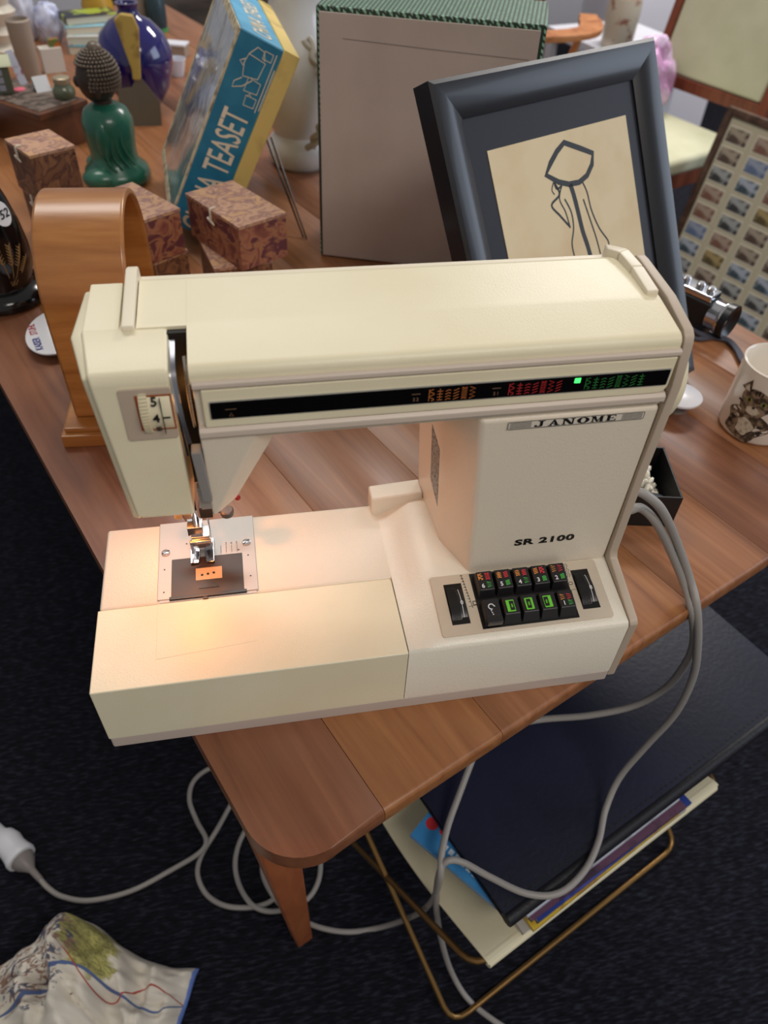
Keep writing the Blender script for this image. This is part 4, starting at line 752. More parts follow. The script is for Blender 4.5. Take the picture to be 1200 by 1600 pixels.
# -- small white pedestal dish behind the hand wheel
p = at(1064, 616, Z=0.020); dd = thing('pedestal_dish', 'small round white topped pedestal dish beside the hand wheel', 'dish', (p.x, p.y, 0))
bm = NB(); lathe(bm, [(0, 0), (0.014, 0), (0.012, 0.004), (0.010, 0.010), (0.020, 0.015), (0.0225, 0.017), (0, 0.017)], (0, 0, 0), 'z', 32); OBJ('foot', bm, M('dish_taupe', (112, 100, 96), 0.35), dd)
bm = NB(); lathe(bm, [(0, 0.017), (0.0255, 0.017), (0.0258, 0.0195), (0.024, 0.0208), (0, 0.0200)], (0, 0, 0), 'z', 32); OBJ('dish_top', bm, M('dish_white', (226, 226, 232), 0.25), dd)
# -- black open box with necklaces
ra = math.radians(-11); bxs, bys, bh, tk = 0.088, 0.078, 0.041, 0.002
fr_c = Vector((0.5405, 0.1620, 0)); ex = Vector((math.cos(ra), math.sin(ra), 0)); ey = Vector((-math.sin(ra), math.cos(ra), 0)); bc = fr_c-ex*bxs/2+ey*bys/2
BKB = M('black_card', (18, 17, 19), 0.5)
bb = thing('open_black_box', 'open black cardboard box holding bead necklaces beside the machine', 'box', bc, ra)
bm = NB(); box(bm, -bxs/2, bxs/2, -bys/2, bys/2, 0, tk); OBJ('box_floor', bm, BKB, bb)
for x0, x1, y0, y1 in ((-bxs/2, bxs/2, -bys/2, -bys/2+tk), (-bxs/2, bxs/2, bys/2-tk, bys/2), (-bxs/2, -bxs/2+tk, -bys/2+tk, bys/2-tk), (bxs/2-tk, bxs/2, -bys/2+tk, bys/2-tk)):
    bm = NB(); box(bm, x0, x1, y0, y1, tk, bh); OBJ('box_wall', bm, BKB, bb, bevel=0.0004)
nk = thing('shell_necklace', 'white shell chip necklace heaped in the open black box', 'necklace', bc+Vector((0, 0, tk)), ra)
SH = M('shell_white', (236, 230, 214), 0.3, coat=0.2); sp = bmesh.new(); bmesh.ops.create_icosphere(sp, subdivisions=1, radius=0.0044); shm = bpy.data.meshes.new('shell_bead'); sp.to_mesh(shm); sp.free(); shm.materials.append(SH)
for p_ in shm.polygons: p_.use_smooth = True
rnd = random.Random(3); layers = []
for L_ in range(5):
    rx, ry = 0.030-0.003*L_, 0.030-0.003*L_
    for k in range(42-4*L_):
        a = rnd.uniform(0, 6.28); f_ = math.sqrt(rnd.uniform(0.02, 1)); layers.append((0.008+rx*f_*math.cos(a), 0.004+ry*f_*math.sin(a), 0.0045+L_*0.0068+rnd.uniform(0, 0.002)))
for P in layers:
    o = bpy.data.objects.new('shell_bead', shm); COL.objects.link(o); o.parent = nk; o.location = P; o.rotation_euler = (rnd.uniform(0, 3), rnd.uniform(0, 3), rnd.uniform(0, 3)); s = rnd.uniform(0.8, 1.15); o.scale = (s*1.3, s*0.8, s*0.7)
bg_ = thing('stone_bracelet', 'dark grey stone bracelet with bright studs in the open black box', 'bracelet', bc+Vector((0, 0, 0.030)), ra)
bm = NB()
tube(bm, spline([(-0.036, -0.018, 0.002), (-0.020, -0.026, 0.004), (0.000, -0.030, 0.005), (0.022, -0.030, 0.001), (0.030, -0.026, -0.004)], 6), [0.0035+0.0022*math.sin(math.pi*k/24) for k in range(25)], 10); OBJ('band', bm, M('slate_stone', (54, 58, 64), 0.4), bg_)
for x, y in ((-0.020, -0.028), (-0.006, -0.031), (0.010, -0.033)):
    bm = NB(); ico(bm, (x, y+0.001, 0.0095), 0.0018, 2); OBJ('stud', bm, CHROME, bg_)
# -- folding camera and strap at the far edge
cp_ = at(1090, 486, Z=0.02); cb = thing('vintage_camera', 'black and chrome vintage camera lying at the table edge', 'camera', (cp_.x, cp_.y, 0), math.radians(-58))
bm = NB(); box(bm, -0.048, 0.022, -0.016, 0.016, 0.0, 0.044); OBJ('camera_body', bm, M('leatherette', (22, 22, 24), 0.5, bump=(600, 0.4, 0.001)), cb, bevel=0.004, seg=3)
bm = NB(); box(bm, -0.046, 0.018, -0.014, 0.014, 0.044, 0.053); OBJ('top_plate', bm, CHROME, cb, bevel=0.002)
for x in (-0.030, -0.008, 0.008): bm = NB(); lathe(bm, [(0, 0.053), (0.006, 0.053), (0.006, 0.058), (0.004, 0.060), (0, 0.060)], (x, 0, 0), 'z', 16); OBJ('dial', bm, CHROME, cb)
bm = NB(); lathe(bm, [(0, 0.020), (0.020, 0.020), (0.020, 0.034), (0.0225, 0.036), (0.0225, 0.040), (0.021, 0.042)], (0, 0, 0.0250), 'x', 32); OBJ('lens_barrel', bm, CHROME, cb)
bm = NB(); lathe(bm, [(0.0232, 0.0395), (0.0240, 0.049), (0.0230, 0.0495), (0.0170, 0.0435), (0.013, 0.041), (0, 0.041)], (0, 0, 0.0250), 'x', 32); OBJ('lens_hood', bm, M('lens_black', (16, 16, 18), 0.3), cb)
bm = NB(); lathe(bm, [(0, 0.0435), (0.006, 0.0430), (0.012, 0.0415), (0, 0.0412)], (0, 0, 0.0250), 'x', 24); OBJ('lens_glass', bm, M('lens_glass', (28, 26, 34), 0.05, coat=1), cb)
bm = NB(); pts = [at(x, y, Z=0.003) for x, y in ((1074, 500), (1090, 520), (1118, 527), (1138, 533), (1152, 548), (1161, 566), (1175, 580), (1200, 590))]
ribbon(bm, spline(pts, 6), 0.011, (0.2, -0.2, 1), 0.0018); pts2 = [at(x, y, Z=0.002) for x, y in ((1072, 524), (1090, 530), (1112, 528), (1126, 529))]; ribbon(bm, spline(pts2, 6), 0.008, (0, 0, 1), 0.0014)
tag(OBJ('camera_strap', bm, M('strap_grey', (74, 74, 84), 0.7, bump=(700, 0.5, 0.001))), 'grey woven camera strap curling across the table behind the mug', 'strap')
# ================================================================ clutter at the far end of the table
def base_at(x, y, z=0.0): q = at(x, y, Z=z); return Vector((q.x, q.y, z))
def mpp(P): return (Vector(P)-CAM).dot(fw)/FPX
# -- buddha statue, seen from behind its left shoulder
bd = thing('buddha_statue', 'seated statue with green glazed robe and dark beaded hair', 'statue', (-0.062, 1.090, 0), math.radians(180))
ROBE = M('robe_green', (30, 92, 74), 0.3, coat=0.35, tint=(16, (62, 122, 100), 0.5, 0.75)); SKIN = M('bronze_dark', (52, 42, 36), 0.45); CURL = M('bronze_curl', (98, 86, 74), 0.35)
bm = NB(); lathe(bm, [(0, 0), (0.050, 0.0), (0.056, 0.010), (0.052, 0.024), (0.040, 0.034), (0.038, 0.050), (0.041, 0.080), (0.041, 0.100), (0.034, 0.116), (0.020, 0.124), (0, 0.126)], (0, 0, 0), 'z', 36, sx=1.0, sy=1.05)
for s in (-1, 1): ico(bm, (0.022, s*0.036, 0.018), 0.024, 3, (1.35, 1.0, 0.72)); ico(bm, (0.006, s*0.034, 0.076), 0.015, 3, (0.9, 0.9, 2.3))
OBJ('robe', bm, ROBE, bd, ang=60)
bm = NB()
for k in range(4): tube(bm, spline([(-0.026+0.008*k, 0.030+0.003*k, 0.104-0.003*k), (-0.022+0.009*k, 0.040+0.003*k, 0.072-0.006*k), (-0.036+0.010*k, 0.040+0.003*k, 0.040-0.003*k)], 6), 0.0018, 6)
OBJ('robe_fold', bm, ROBE, bd)
bm = NB(); tube(bm, [(0, 0, 0.118), (0.002, 0, 0.140)], 0.015, 16); ico(bm, (0.004, 0, 0.160), 0.0325, 3, (0.95, 0.88, 1.12)); ico(bm, (0.034, 0, 0.156), 0.006, 2, (1, 0.8, 1.5))
for s in (-1, 1): ico(bm, (0.002, s*0.030, 0.152), 0.008, 2, (0.6, 0.4, 2.0))
OBJ('head', bm, SKIN, bd, ang=70)
bm = NB()
for ri in range(13):
    el_ = math.radians(-22+ri*8.6); rr = 0.0350*math.cos(el_); nb = max(4, int(2*math.pi*rr/0.0056))
    for k in range(nb):
        a = 2*math.pi*(k+0.5*(ri % 2))/nb; x = rr*math.cos(a); 
        if el_ < math.radians(26) and x > 0.012: continue
        ico(bm, (0.001+x*0.97, rr*0.93*math.sin(a), 0.164+0.0350*1.12*math.sin(el_)), 0.0028, 1)
ico(bm, (-0.002, 0, 0.200), 0.013, 2)
hr = OBJ('hair_curls', bm, CURL, bd); hr['kind'] = 'stuff'
# -- carved wooden box with small things on it
cbx = thing('carved_wooden_box', 'dark carved wooden box with worn top beside the statue', 'box', (-0.192, 1.206, 0), math.radians(47))
DW = wood('box_dark_wood', [(0.3, (48, 28, 18)), (0.55, (84, 48, 26)), (0.8, (112, 66, 36))], scale=(20, 3, 20)); DWT = M('worn_carving', (112, 98, 88), 0.6, bump=(90, 0.9, 0.006), tint=(60, (66, 54, 48), 0.45, 0.6))
bm = NB(); box(bm, 0.004, 0.106, 0.004, 0.196, 0, 0.060); OBJ('box_body', bm, DW, cbx, bevel=0.001)
bm = NB(); box(bm, 0, 0.110, 0, 0.200, 0.060, 0.070); OBJ('lid', bm, DW, cbx, bevel=0.001)
bm = NB(); box(bm, 0.010, 0.100, 0.012, 0.188, 0.0695, 0.0712); OBJ('carved_panel', bm, DWT, cbx)
zt_ = 0.0713
P = base_at(30, 140, zt_); bm = NB(); lathe(bm, [(0, 0), (0.011, 0), (0.011, 0.0012), (0, 0.0012)], (0, 0, 0), 'z', 24); o = tag(OBJ('paper_disc', bm, M('pink_paper', (226, 106, 128), 0.6)), 'small pink paper disc on the carved box', 'tag'); o.location = P
P = base_at(102, 152, zt_); jr = thing('glass_jar', 'squat green glass jar with pale metal lid', 'jar', P)
bm = NB(); lathe(bm, [(0, 0), (0.017, 0), (0.020, 0.006), (0.020, 0.014), (0.015, 0.021), (0.0135, 0.024), (0, 0.024)], (0, 0, 0), 'z', 28); OBJ('jar_body', bm, M('jar_green', (92, 98, 78), 0.15, coat=0.5), jr)
bm = NB(); lathe(bm, [(0, 0.024), (0.0145, 0.024), (0.0150, 0.026), (0.0150, 0.033), (0.013, 0.0345), (0, 0.035)], (0, 0, 0), 'z', 28); OBJ('jar_lid', bm, M('jar_lid', (172, 160, 136), 0.35, metal=0.5), jr)
P = base_at(66, 141, zt_); cdh = thing('price_card', 'white folded price card on the carved box', 'card', P, math.radians(30))
for s in (-1, 1):
    bm = NB(); hull(bm, [(x, y+s*d, z) for x in (-0.014, 0.014) for y, z in ((0, 0.024), (s*0.010, 0.0)) for d in (0, 0.0008)]); OBJ('card_leaf', bm, M('card_white', (214, 216, 220), 0.6), cdh, flat=True)
P = base_at(38, 132, zt_); o = NB(); hull(o, [(x, y, z) for x in (-0.007, 0.007) for y in (0, 0.0012) for z in (0, 0.058)]); o = tag(OBJ('leaflet', o, M('leaflet_print', (196, 200, 216), 0.5, tint=(30, (150, 40, 84), 0.5, 0.55))), 'narrow printed leaflet standing on the carved box', 'leaflet'); o.location = P; o.rotation_euler = (math.radians(-12), math.radians(-12), math.radians(15))
P = base_at(4, 148, zt_); hs = thing('model_house', 'small model house with pale green roof and latticed windows', 'model house', P, math.radians(15))
bm = NB(); box(bm, -0.036, 0.022, 0.0, 0.036, 0, 0.046); OBJ('house_wall', bm, M('house_olive', (84, 88, 70), 0.6), hs, bevel=0.001)
bm = NB(); hull(bm, [(x, y, z) for x in (-0.042, 0.028) for y, z in ((-0.007, 0.046), (0.043, 0.046), (-0.004, 0.050), (0.018, 0.060), (0.040, 0.050))]); OBJ('roof', bm, M('house_roof', (178, 182, 152), 0.6), hs)
for kx in range(3):
    for kz in range(3):
        bm = NB(); box(bm, -0.032+kx*0.015, -0.021+kx*0.015, -0.0012, 0.0002, 0.006+kz*0.0125, 0.0155+kz*0.0125); OBJ('window', bm, M('house_pane', (150, 152, 166), 0.3), hs)
bm = NB()
P = base_at(2, 196, 0.0); bk = thing('dark_case', 'black case with pale top edge behind the black vase', 'case', P+Vector((-0.085, -0.075, 0)), math.radians(-15))
bm = NB(); box(bm, -0.05, 0.06, -0.02, 0.06, 0, 0.030); OBJ('case_body', bm, M('case_black', (16, 15, 18), 0.4), bk, bevel=0.003)
bm = NB(); box(bm, -0.048, 0.056, -0.016, 0.056, 0.030, 0.033); OBJ('case_top', bm, M('case_pale', (186, 190, 202), 0.4), bk, bevel=0.001)
# -- blue glass vase and the wooden-handled scraper leaning on it
bv = thing('blue_glass_vase', 'round cobalt blue glossy glass vase with short neck', 'vase', (-0.036, 1.468, 0))
BG = M('cobalt_glass', (20, 16, 92), 0.06, coat=1.0)
bm = NB(); lathe(bm, [(0, 0), (0.030, 0), (0.036, 0.004), (0.060, 0.040), (0.073, 0.080), (0.073, 0.104), (0.062, 0.134), (0.040, 0.156), (0.022, 0.164), (0.018, 0.176), (0.022, 0.186), (0.016, 0.186), (0.013, 0.17), (0, 0.165)], (0, 0, 0), 'z', 48); OBJ('vase_body', bm, BG, bv, ang=60)
YS = 1.355
sc_ = thing('paint_scraper', 'wide paint scraper with yellow wooden handle leaning on the blue vase', 'scraper', (0, 0, 0))
def slab(bm, px, Y0, th_, lean=0.0):
    pts = [at(x, y, Y=Y0) for x, y in px]
    A = [bm.verts.new(p+Vector((0, lean*p.z, 0))) for p in pts]; B = [bm.verts.new(p+Vector((0, th_+lean*p.z, 0))) for p in pts]
    bm.faces.new(A); bm.faces.new(B[::-1])
    for i in range(len(pts)): k = (i+1) % len(pts); bm.faces.new((A[i], B[i], B[k], A[k]))
bm = NB(); slab(bm, [(184, 142), (206, 138), (210, 128), (222, 126), (250, 160), (254, 206), (236, 210), (188, 204)], YS, 0.002, 0.1); OBJ('blade', bm, M('blade_grey', (112, 104, 90), 0.45, metal=0.4), sc_)
bm = NB(); slab(bm, [(207, 128), (205, 112), (176, 36), (186, 26), (206, 28), (216, 50), (219, 112), (220, 128)], YS-0.006, 0.014, 0.1); OBJ('handle', bm, M('handle_yellow', (176, 148, 74), 0.4, tint=(40, (128, 100, 50), 0.5, 0.7)), sc_, bevel=0.003)
SCB = at(218, 208, Y=YS)
# -- assorted wares at the far end
def lathe_thing(name, label, cat, P, prof, mat, seg=32, sy=1.0):
    bm = NB(); lathe(bm, prof, (0, 0, 0), 'z', seg, sy=sy); o = tag(OBJ(name, bm, mat, ang=45), label, cat); o.location = P; return o
P = base_at(50, 122); s = mpp(P); lathe_thing('beige_vase', 'tall straight beige stoneware vase', 'vase', P, [(0, 0), (14*s, 0), (15*s, 4*s), (17*s, 60*s), (17.5*s, 78*s), (15*s, 80*s), (14*s, 60*s), (0, 20*s)], M('beige_ware', (150, 136, 122), 0.5))
P = base_at(14, 84); s = mpp(P); lathe_thing('ruffled_jug', 'white ruffled ceramic stand with tiers', 'ornament', P, [(0, 0), (24*s, 0), (26*s, 8*s), (16*s, 16*s), (18*s, 24*s), (24*s, 30*s), (17*s, 40*s), (22*s, 50*s), (26*s, 58*s), (18*s, 66*s), (24*s, 82*s), (30*s, 96*s), (24*s, 96*s), (0, 80*s)], M('cream_glaze', (214, 206, 190), 0.3))
def crumple(name, label, cat, P, r, sc3, mat, seed, amp=0.28):
    bm = NB(); bmesh.ops.create_icosphere(bm, subdivisions=4, radius=1.0); rn = random.Random(seed)
    fs = [(Vector((rn.uniform(-1, 1), rn.uniform(-1, 1), rn.uniform(-1, 1)))*rn.uniform(2, 7), rn.uniform(0, 6)) for _ in range(9)]
    for v in bm.verts:
        d = sum(abs(math.sin(v.co.dot(f)+p)) for f, p in fs)/len(fs)-0.6
        v.co = v.co*(1+amp*d*2)
    for v in bm.verts: v.co = Vector((v.co.x*r*sc3[0], v.co.y*r*sc3[1], v.co.z*r*sc3[2]))
    lo = min(v.co.z for v in bm.verts)
    for v in bm.verts: v.co.z = max(v.co.z, lo*0.8)-lo*0.8
    o = tag(OBJ(name, bm, mat, ang=180), label, cat); o.location = P; return o
BAG = M('plastic_bag', (196, 198, 212), 0.25, tint=(30, (168, 172, 190), 0.4, 0.7)); BAG2 = M('plastic_bag_blue', (206, 212, 236), 0.2, tint=(40, (150, 158, 200), 0.45, 0.7))
P = base_at(46, 62); crumple('plastic_bag', 'crumpled grey white plastic bag behind the beige vase', 'bag', P, 24*mpp(P), (0.8, 0.7, 1.5), BAG, 2)
P = base_at(84, 66); crumple('tissue_bundle', 'crumpled pale blue tissue bundle beside the picture books', 'tissue', P, 22*mpp(P), (0.9, 0.7, 1.3), BAG2, 5)
P = base_at(88, 112); s = mpp(P); ct = thing('white_carton', 'white carton with open side holding coloured packets', 'carton', P, math.radians(20))
bm = NB(); box(bm, -18*s, 14*s, -8*s, 12*s, 0, 34*s); OBJ('carton_body', bm, M('carton_white', (206, 200, 190), 0.6), ct, bevel=0.001)
bm = NB(); box(bm, -2*s, 14*s, -4*s, 8*s, 34*s, 44*s); OBJ('packet', bm, M('packet_orange', (170, 96, 44), 0.5, tint=(90, (90, 110, 50), 0.5, 0.55)), ct)
bcol = [('book_teal', (70, 128, 140), (214, 200, 168)), ('book_red', (196, 196, 190), (190, 70, 52)), ('book_sky', (140, 190, 206), (220, 214, 200)), ('book_lime', (46, 48, 60), (160, 176, 64))]
P = base_at(150, 86); s = mpp(P); zz = 0
for k, (nm, c1, c2) in enumerate(bcol):
    bo_ = thing('picture_book', ['teal picture book at the bottom of the far book stack', 'red and white picture book in the far book stack', 'sky blue picture book near the top of the far book stack', 'dark book with lime pattern on top of the far book stack'][k], 'book', P+Vector((0, 0.02*k, zz)), math.radians(-6+9*k), 'picture books by the blue vase')
    w2, d2, h2 = 40*s, 46*s, 11*s
    bm = NB(); box(bm, -w2+0.001, w2-0.002, 0.001, d2-0.001, 0.001, h2-0.001); OBJ('pages', bm, M('book_pages', (206, 198, 178), 0.7), bo_)
    bm = NB(); box(bm, -w2, w2, 0, d2, h2-0.0012, h2); box(bm, -w2, w2, 0, d2, 0, 0.0012); box(bm, -w2, -w2+0.0012, 0, d2, 0.0012, h2-0.0012); OBJ('cover', bm, M(nm, c1, 0.4, tint=(22, c2, 0.5, 0.56)), bo_, flat=True)
    zz += h2
P = base_at(158, 60); s = mpp(P); lathe_thing('yellow_jug', 'small yellow glazed jug behind the statue', 'jug', P+Vector((0, 0.05, 0)), [(0, 0), (16*s, 0), (22*s, 14*s), (24*s, 40*s), (16*s, 62*s), (14*s, 72*s), (18*s, 80*s), (0, 70*s)], M('yellow_glaze', (178, 140, 48), 0.3))
P = base_at(214, 52); s = mpp(P); lathe_thing('grey_pitcher', 'grey stoneware pitcher with dark spots behind the blue vase', 'pitcher', P+Vector((0, 0.06, 0)), [(0, 0), (18*s, 0), (24*s, 16*s), (24*s, 50*s), (16*s, 76*s), (18*s, 84*s), (0, 74*s)], M('grey_ware', (134, 124, 112), 0.45, tint=(40, (70, 60, 60), 0.58, 0.66)))
P = base_at(248, 48); s = mpp(P); tj = thing('teal_jar', 'dark teal jar on a green base behind the blue vase', 'jar', P)
bm = NB(); lathe(bm, [(0, 0), (15*s, 0), (15*s, 5*s), (0, 5*s)], (0, 0, 0), 'z', 28); OBJ('base', bm, M('base_green', (60, 140, 80), 0.4), tj)
bm = NB(); lathe(bm, [(0, 5*s), (14*s, 5*s), (15*s, 12*s), (15*s, 50*s), (10*s, 58*s), (0, 58*s)], (0, 0, 0), 'z', 28); OBJ('jar_body', bm, M('teal_ware', (38, 58, 66), 0.3), tj)
P = base_at(278, 118); s = mpp(P); cu = thing('white_cup', 'white cup with dark blue inside by the tea set box', 'cup', P)
bm = NB(); lathe(bm, [(0, 0), (9*s, 0), (12*s, 10*s), (15*s, 24*s), (14*s, 24*s), (11*s, 12*s), (0, 6*s)], (0, 0, 0), 'z', 28); OBJ('cup_body', bm, M('cup_white', (210, 212, 224), 0.25), cu)
bm = NB(); lathe(bm, [(0, 8*s), (11.5*s, 14*s), (11.6*s, 15*s), (0, 10*s)], (0, 0, 0), 'z', 28); OBJ('cup_lining', bm, M('cup_blue', (22, 22, 52), 0.3), cu)
P = base_at(272, 98); s = mpp(P); nb_ = thing('note_box', 'low box topped by white note cards by the blue vase', 'box', P+Vector((0, 0.05, 0)), math.radians(-18))
bm = NB(); box(bm, -20*s, 20*s, -6*s, 18*s, 0, 16*s); OBJ('box_body', bm, M('note_box', (150, 134, 120), 0.6), nb_, bevel=0.001)
bm = NB(); box(bm, -19*s, 21*s, -7*s, 18*s, 16*s, 19*s); OBJ('cards', bm, M('note_white', (214, 216, 226), 0.5), nb_, bevel=0.0005)
# ================================================================ beyond the table: chairs, framed cards, cabinet
T1v = Vector((-math.sin(TA), math.cos(TA), 0)); T2v = Vector((math.cos(TA), math.sin(TA), 0)); UZ = Vector((0, 0, 1))
def fr_at(u, v): q = uv(u, v); return Vector((q.x, q.y, FLOOR))
MAH = wood('mahogany', [(0.3, (70, 30, 18)), (0.55, (112, 54, 32)), (0.8, (138, 74, 46))], scale=(20, 20, 3)); UPH = M('cream_upholstery', (202, 200, 172), 0.8, bump=(300, 0.3, 0.002), tint=(7, (188, 188, 156), 0.4, 0.7))
# local chair frame: x = along -T1 (sitter's width), y = +T2 (towards the back)
ch = thing('upholstered_chair', 'mahogany framed dining chair with cream upholstered seat and back', 'chair', mtx=axes(fr_at(1.42, 2.09), -T1v, T2v, UZ))
bm = NB(); box(bm, -0.215, 0.215, -0.21, 0.19, 0.405, 0.455); sct = OBJ('seat', bm, UPH, ch, bevel=0.018, seg=4)
bm = NB(); box(bm, -0.205, 0.205, -0.20, 0.20, 0.36, 0.405); OBJ('seat_rail', bm, MAH, ch, bevel=0.003)
for x, y in ((-0.195, -0.185), (0.195, -0.185), (-0.195, 0.195), (0.195, 0.195)):
    bm = NB(); hull(bm, [(x+a*s2, y+b_*s2, z) for z, s2 in ((0.0, 0.012), (0.40, 0.020)) for a in (-1, 1) for b_ in (-1, 1)]); OBJ('leg', bm, MAH, ch, bevel=0.002)
def bk_pt(x, h): return (x, 0.205+0.20*(h-0.40), h)
for x in (-0.215, 0.215):
    bm = NB(); hull(bm, [(x+a*0.016, bk_pt(0, h)[1]+b_*0.014, h) for h in (0.38, 1.02) for a in (-1, 1) for b_ in (-1, 1)]); OBJ('back_stile', bm, MAH, ch, bevel=0.003)
for h in (0.535, 1.01):
    bm = NB(); hull(bm, [(x, bk_pt(0, h)[1]+b_*0.012, h+c*0.018) for x in (-0.2, 0.2) for b_ in (-1, 1) for c in (-1, 1)]); OBJ('back_rail', bm, MAH, ch, bevel=0.003)
bm = NB(); hull(bm, [(x, bk_pt(0, h)[1]+b_*0.014, h) for x in (-0.198, 0.198) for h in (0.555, 0.99) for b_ in (-1, 1)]); OBJ('backrest', bm, UPH, ch, bevel=0.010, seg=3)
# framed cigarette-card set standing on the floor
la2 = 0.1805; Hc = -(T1v*math.cos(0.0184)+T2v*math.sin(0.0184)); Nc = Vector((-Hc.y, Hc.x, 0)); Nc = Nc if Nc.dot(T2v) > 0 else -Nc
Uc = UZ*math.cos(la2)+Nc*math.sin(la2); Oc = Vector((0.1162, -0.1108, 0))+T2v*0.9+T1v*0.3+Nc*1.1591+Hc*(-0.8691)+Uc*(-0.1169)      # top left corner
hc = (Oc.z-FLOOR-0.004)/Uc.z; wc = 0.60; Yc = Uc.cross(Hc)
cf = thing('framed_card_set', 'brown framed set of small picture cards standing beside the upholstered chair', 'picture', mtx=axes(Oc-Uc*hc, Hc, Yc, Uc))
CFM = wood('card_frame_wood', [(0.3, (46, 32, 24)), (0.55, (78, 56, 44)), (0.8, (104, 78, 62))], scale=(20, 20, 20))
for (x0, x1, z0, z1) in ((0, 0.022, 0, hc), (wc-0.022, wc, 0, hc), (0.022, wc-0.022, 0, 0.022), (0.022, wc-0.022, hc-0.022, hc)):
    bm = NB(); box(bm, x0, x1, -0.004, 0.014, z0, z1); OBJ('frame_side', bm, CFM, cf, bevel=0.004)
bm = NB(); box(bm, 0.020, wc-0.020, 0.004, 0.010, 0.020, hc-0.020); OBJ('mount', bm, M('card_mount', (200, 190, 164), 0.7), cf, flat=True)
cmat = []
for k, (c1, c2) in enumerate((((176, 184, 196), (70, 84, 92)), ((172, 158, 140), (92, 74, 66)), ((176, 154, 106), (98, 84, 58)), ((158, 166, 184), (104, 120, 150)), ((176, 154, 138), (132, 94, 80)), ((168, 170, 168), (66, 66, 66)))): cmat.append(M('card_print_%d' % k, c1, 0.45, tint=(34, c2, 0.46, 0.56)))
cme = []
for k in range(6):
    bm = NB(); box(bm, -0.0335, 0.0335, 0.0022, 0.0041, -0.0185, 0.0185)
    me = bpy.data.meshes.new('picture_card'); bm.to_mesh(me); bm.free(); me.materials.append(cmat[k]); cme.append(me)
bev = bpy.data.meshes.new('card_bevel'); bm = NB(); box(bm, -0.0375, 0.0375, 0.0034, 0.0042, -0.0225, 0.0225); bm.to_mesh(bm_me := bev); bm.free(); bev.materials.append(M('card_bevel_white', (222, 214, 194), 0.6))
rr = random.Random(11)
for i in range(6):
    for j in range(10):
        x, z = 0.0634+0.094*i, hc-0.0634-0.0525*j
        if z < 0.05: continue
        o = bpy.data.objects.new('picture_card', cme[(i*2+j*5+rr.randint(0, 2)) % 6]); COL.objects.link(o); o.parent = cf; o.location = (x, 0, z)
        q = bpy.data.objects.new('card_bevel', bev); COL.objects.link(q); q.parent = o
# captain's chair behind the grey box
CPW = wood('chair_oak', [(0.3, (120, 68, 30)), (0.55, (164, 100, 52)), (0.8, (190, 128, 76))], scale=(20, 20, 20))
cc = thing('wooden_armchair', 'orange oak armchair with curved arm rail behind the grey box', 'chair', (1.03, 2.53, FLOOR), math.radians(-8))
bm = NB(); aw = spline([(0.24, -0.34, 0.655), (0.30, -0.12, 0.66), (0.29, 0.08, 0.665), (0.16, 0.22, 0.68), (0.0, 0.26, 0.69), (-0.16, 0.22, 0.68), (-0.29, 0.08, 0.665), (-0.30, -0.12, 0.66), (-0.24, -0.34, 0.655)], 8)
bm.free()
bm = NB(); aw = spline([(0.32, -0.02, 0.66), (0.27, -0.22, 0.66), (0.06, -0.30, 0.66), (-0.16, -0.26, 0.66), (-0.28, -0.08, 0.665), (-0.28, 0.16, 0.66)], 8); ribbon(bm, aw, [0.075 if i > 2 else 0.06 for i in range(len(aw))], (0, 0, 1), 0.016); OBJ('arm_rail', bm, CPW, cc, bevel=0.004)
bm = NB(); prism(bm, rrect(-0.22, 0.24, -0.22, 0.20, 0.06), 'z', 0.41, 0.45); OBJ('seat', bm, CPW, cc, bevel=0.006)
for x, y, h in ((-0.2, -0.18, 0.41), (0.22, -0.18, 0.41), (-0.2, 0.17, 0.41), (0.22, 0.17, 0.41)):
    bm = NB(); tube(bm, [(x*1.1, y*1.1, 0), (x*1.05, y*1.05, 0.2), (x, y, h)], [0.013, 0.020, 0.016], 12); OBJ('leg', bm, CPW, cc)
for x, y in ((-0.24, -0.13), (-0.06, -0.265), (0.10, -0.275), (0.27, -0.16)):
    bm = NB(); tube(bm, [(x*0.85, y*0.8, 0.45), (x, y, 0.655)], 0.012, 10); OBJ('spindle', bm, CPW, cc)
# post-and-rail chair behind it
pc = thing('post_back_chair', 'brown wooden chair back with two posts behind the armchair', 'chair', (1.30, 3.02, FLOOR), math.radians(-4))
for x in (-0.10, 0.07):
    bm = NB(); box(bm, x-0.02, x+0.02, -0.02, 0.02, 0.0, 1.05); OBJ('back_post', bm, MAH, pc, bevel=0.004)
bm = NB(); box(bm, -0.08, 0.05, -0.012, 0.012, 0.93, 1.02); OBJ('top_rail', bm, MAH, pc, bevel=0.004)
bm = NB(); box(bm, -0.16, 0.13, 0.02, 0.36, 0.42, 0.45); OBJ('seat', bm, MAH, pc, bevel=0.006)
for x in (-0.13, 0.10): bm = NB(); box(bm, x-0.018, x+0.018, 0.32, 0.355, 0.0, 0.42); OBJ('leg', bm, MAH, pc, bevel=0.003)
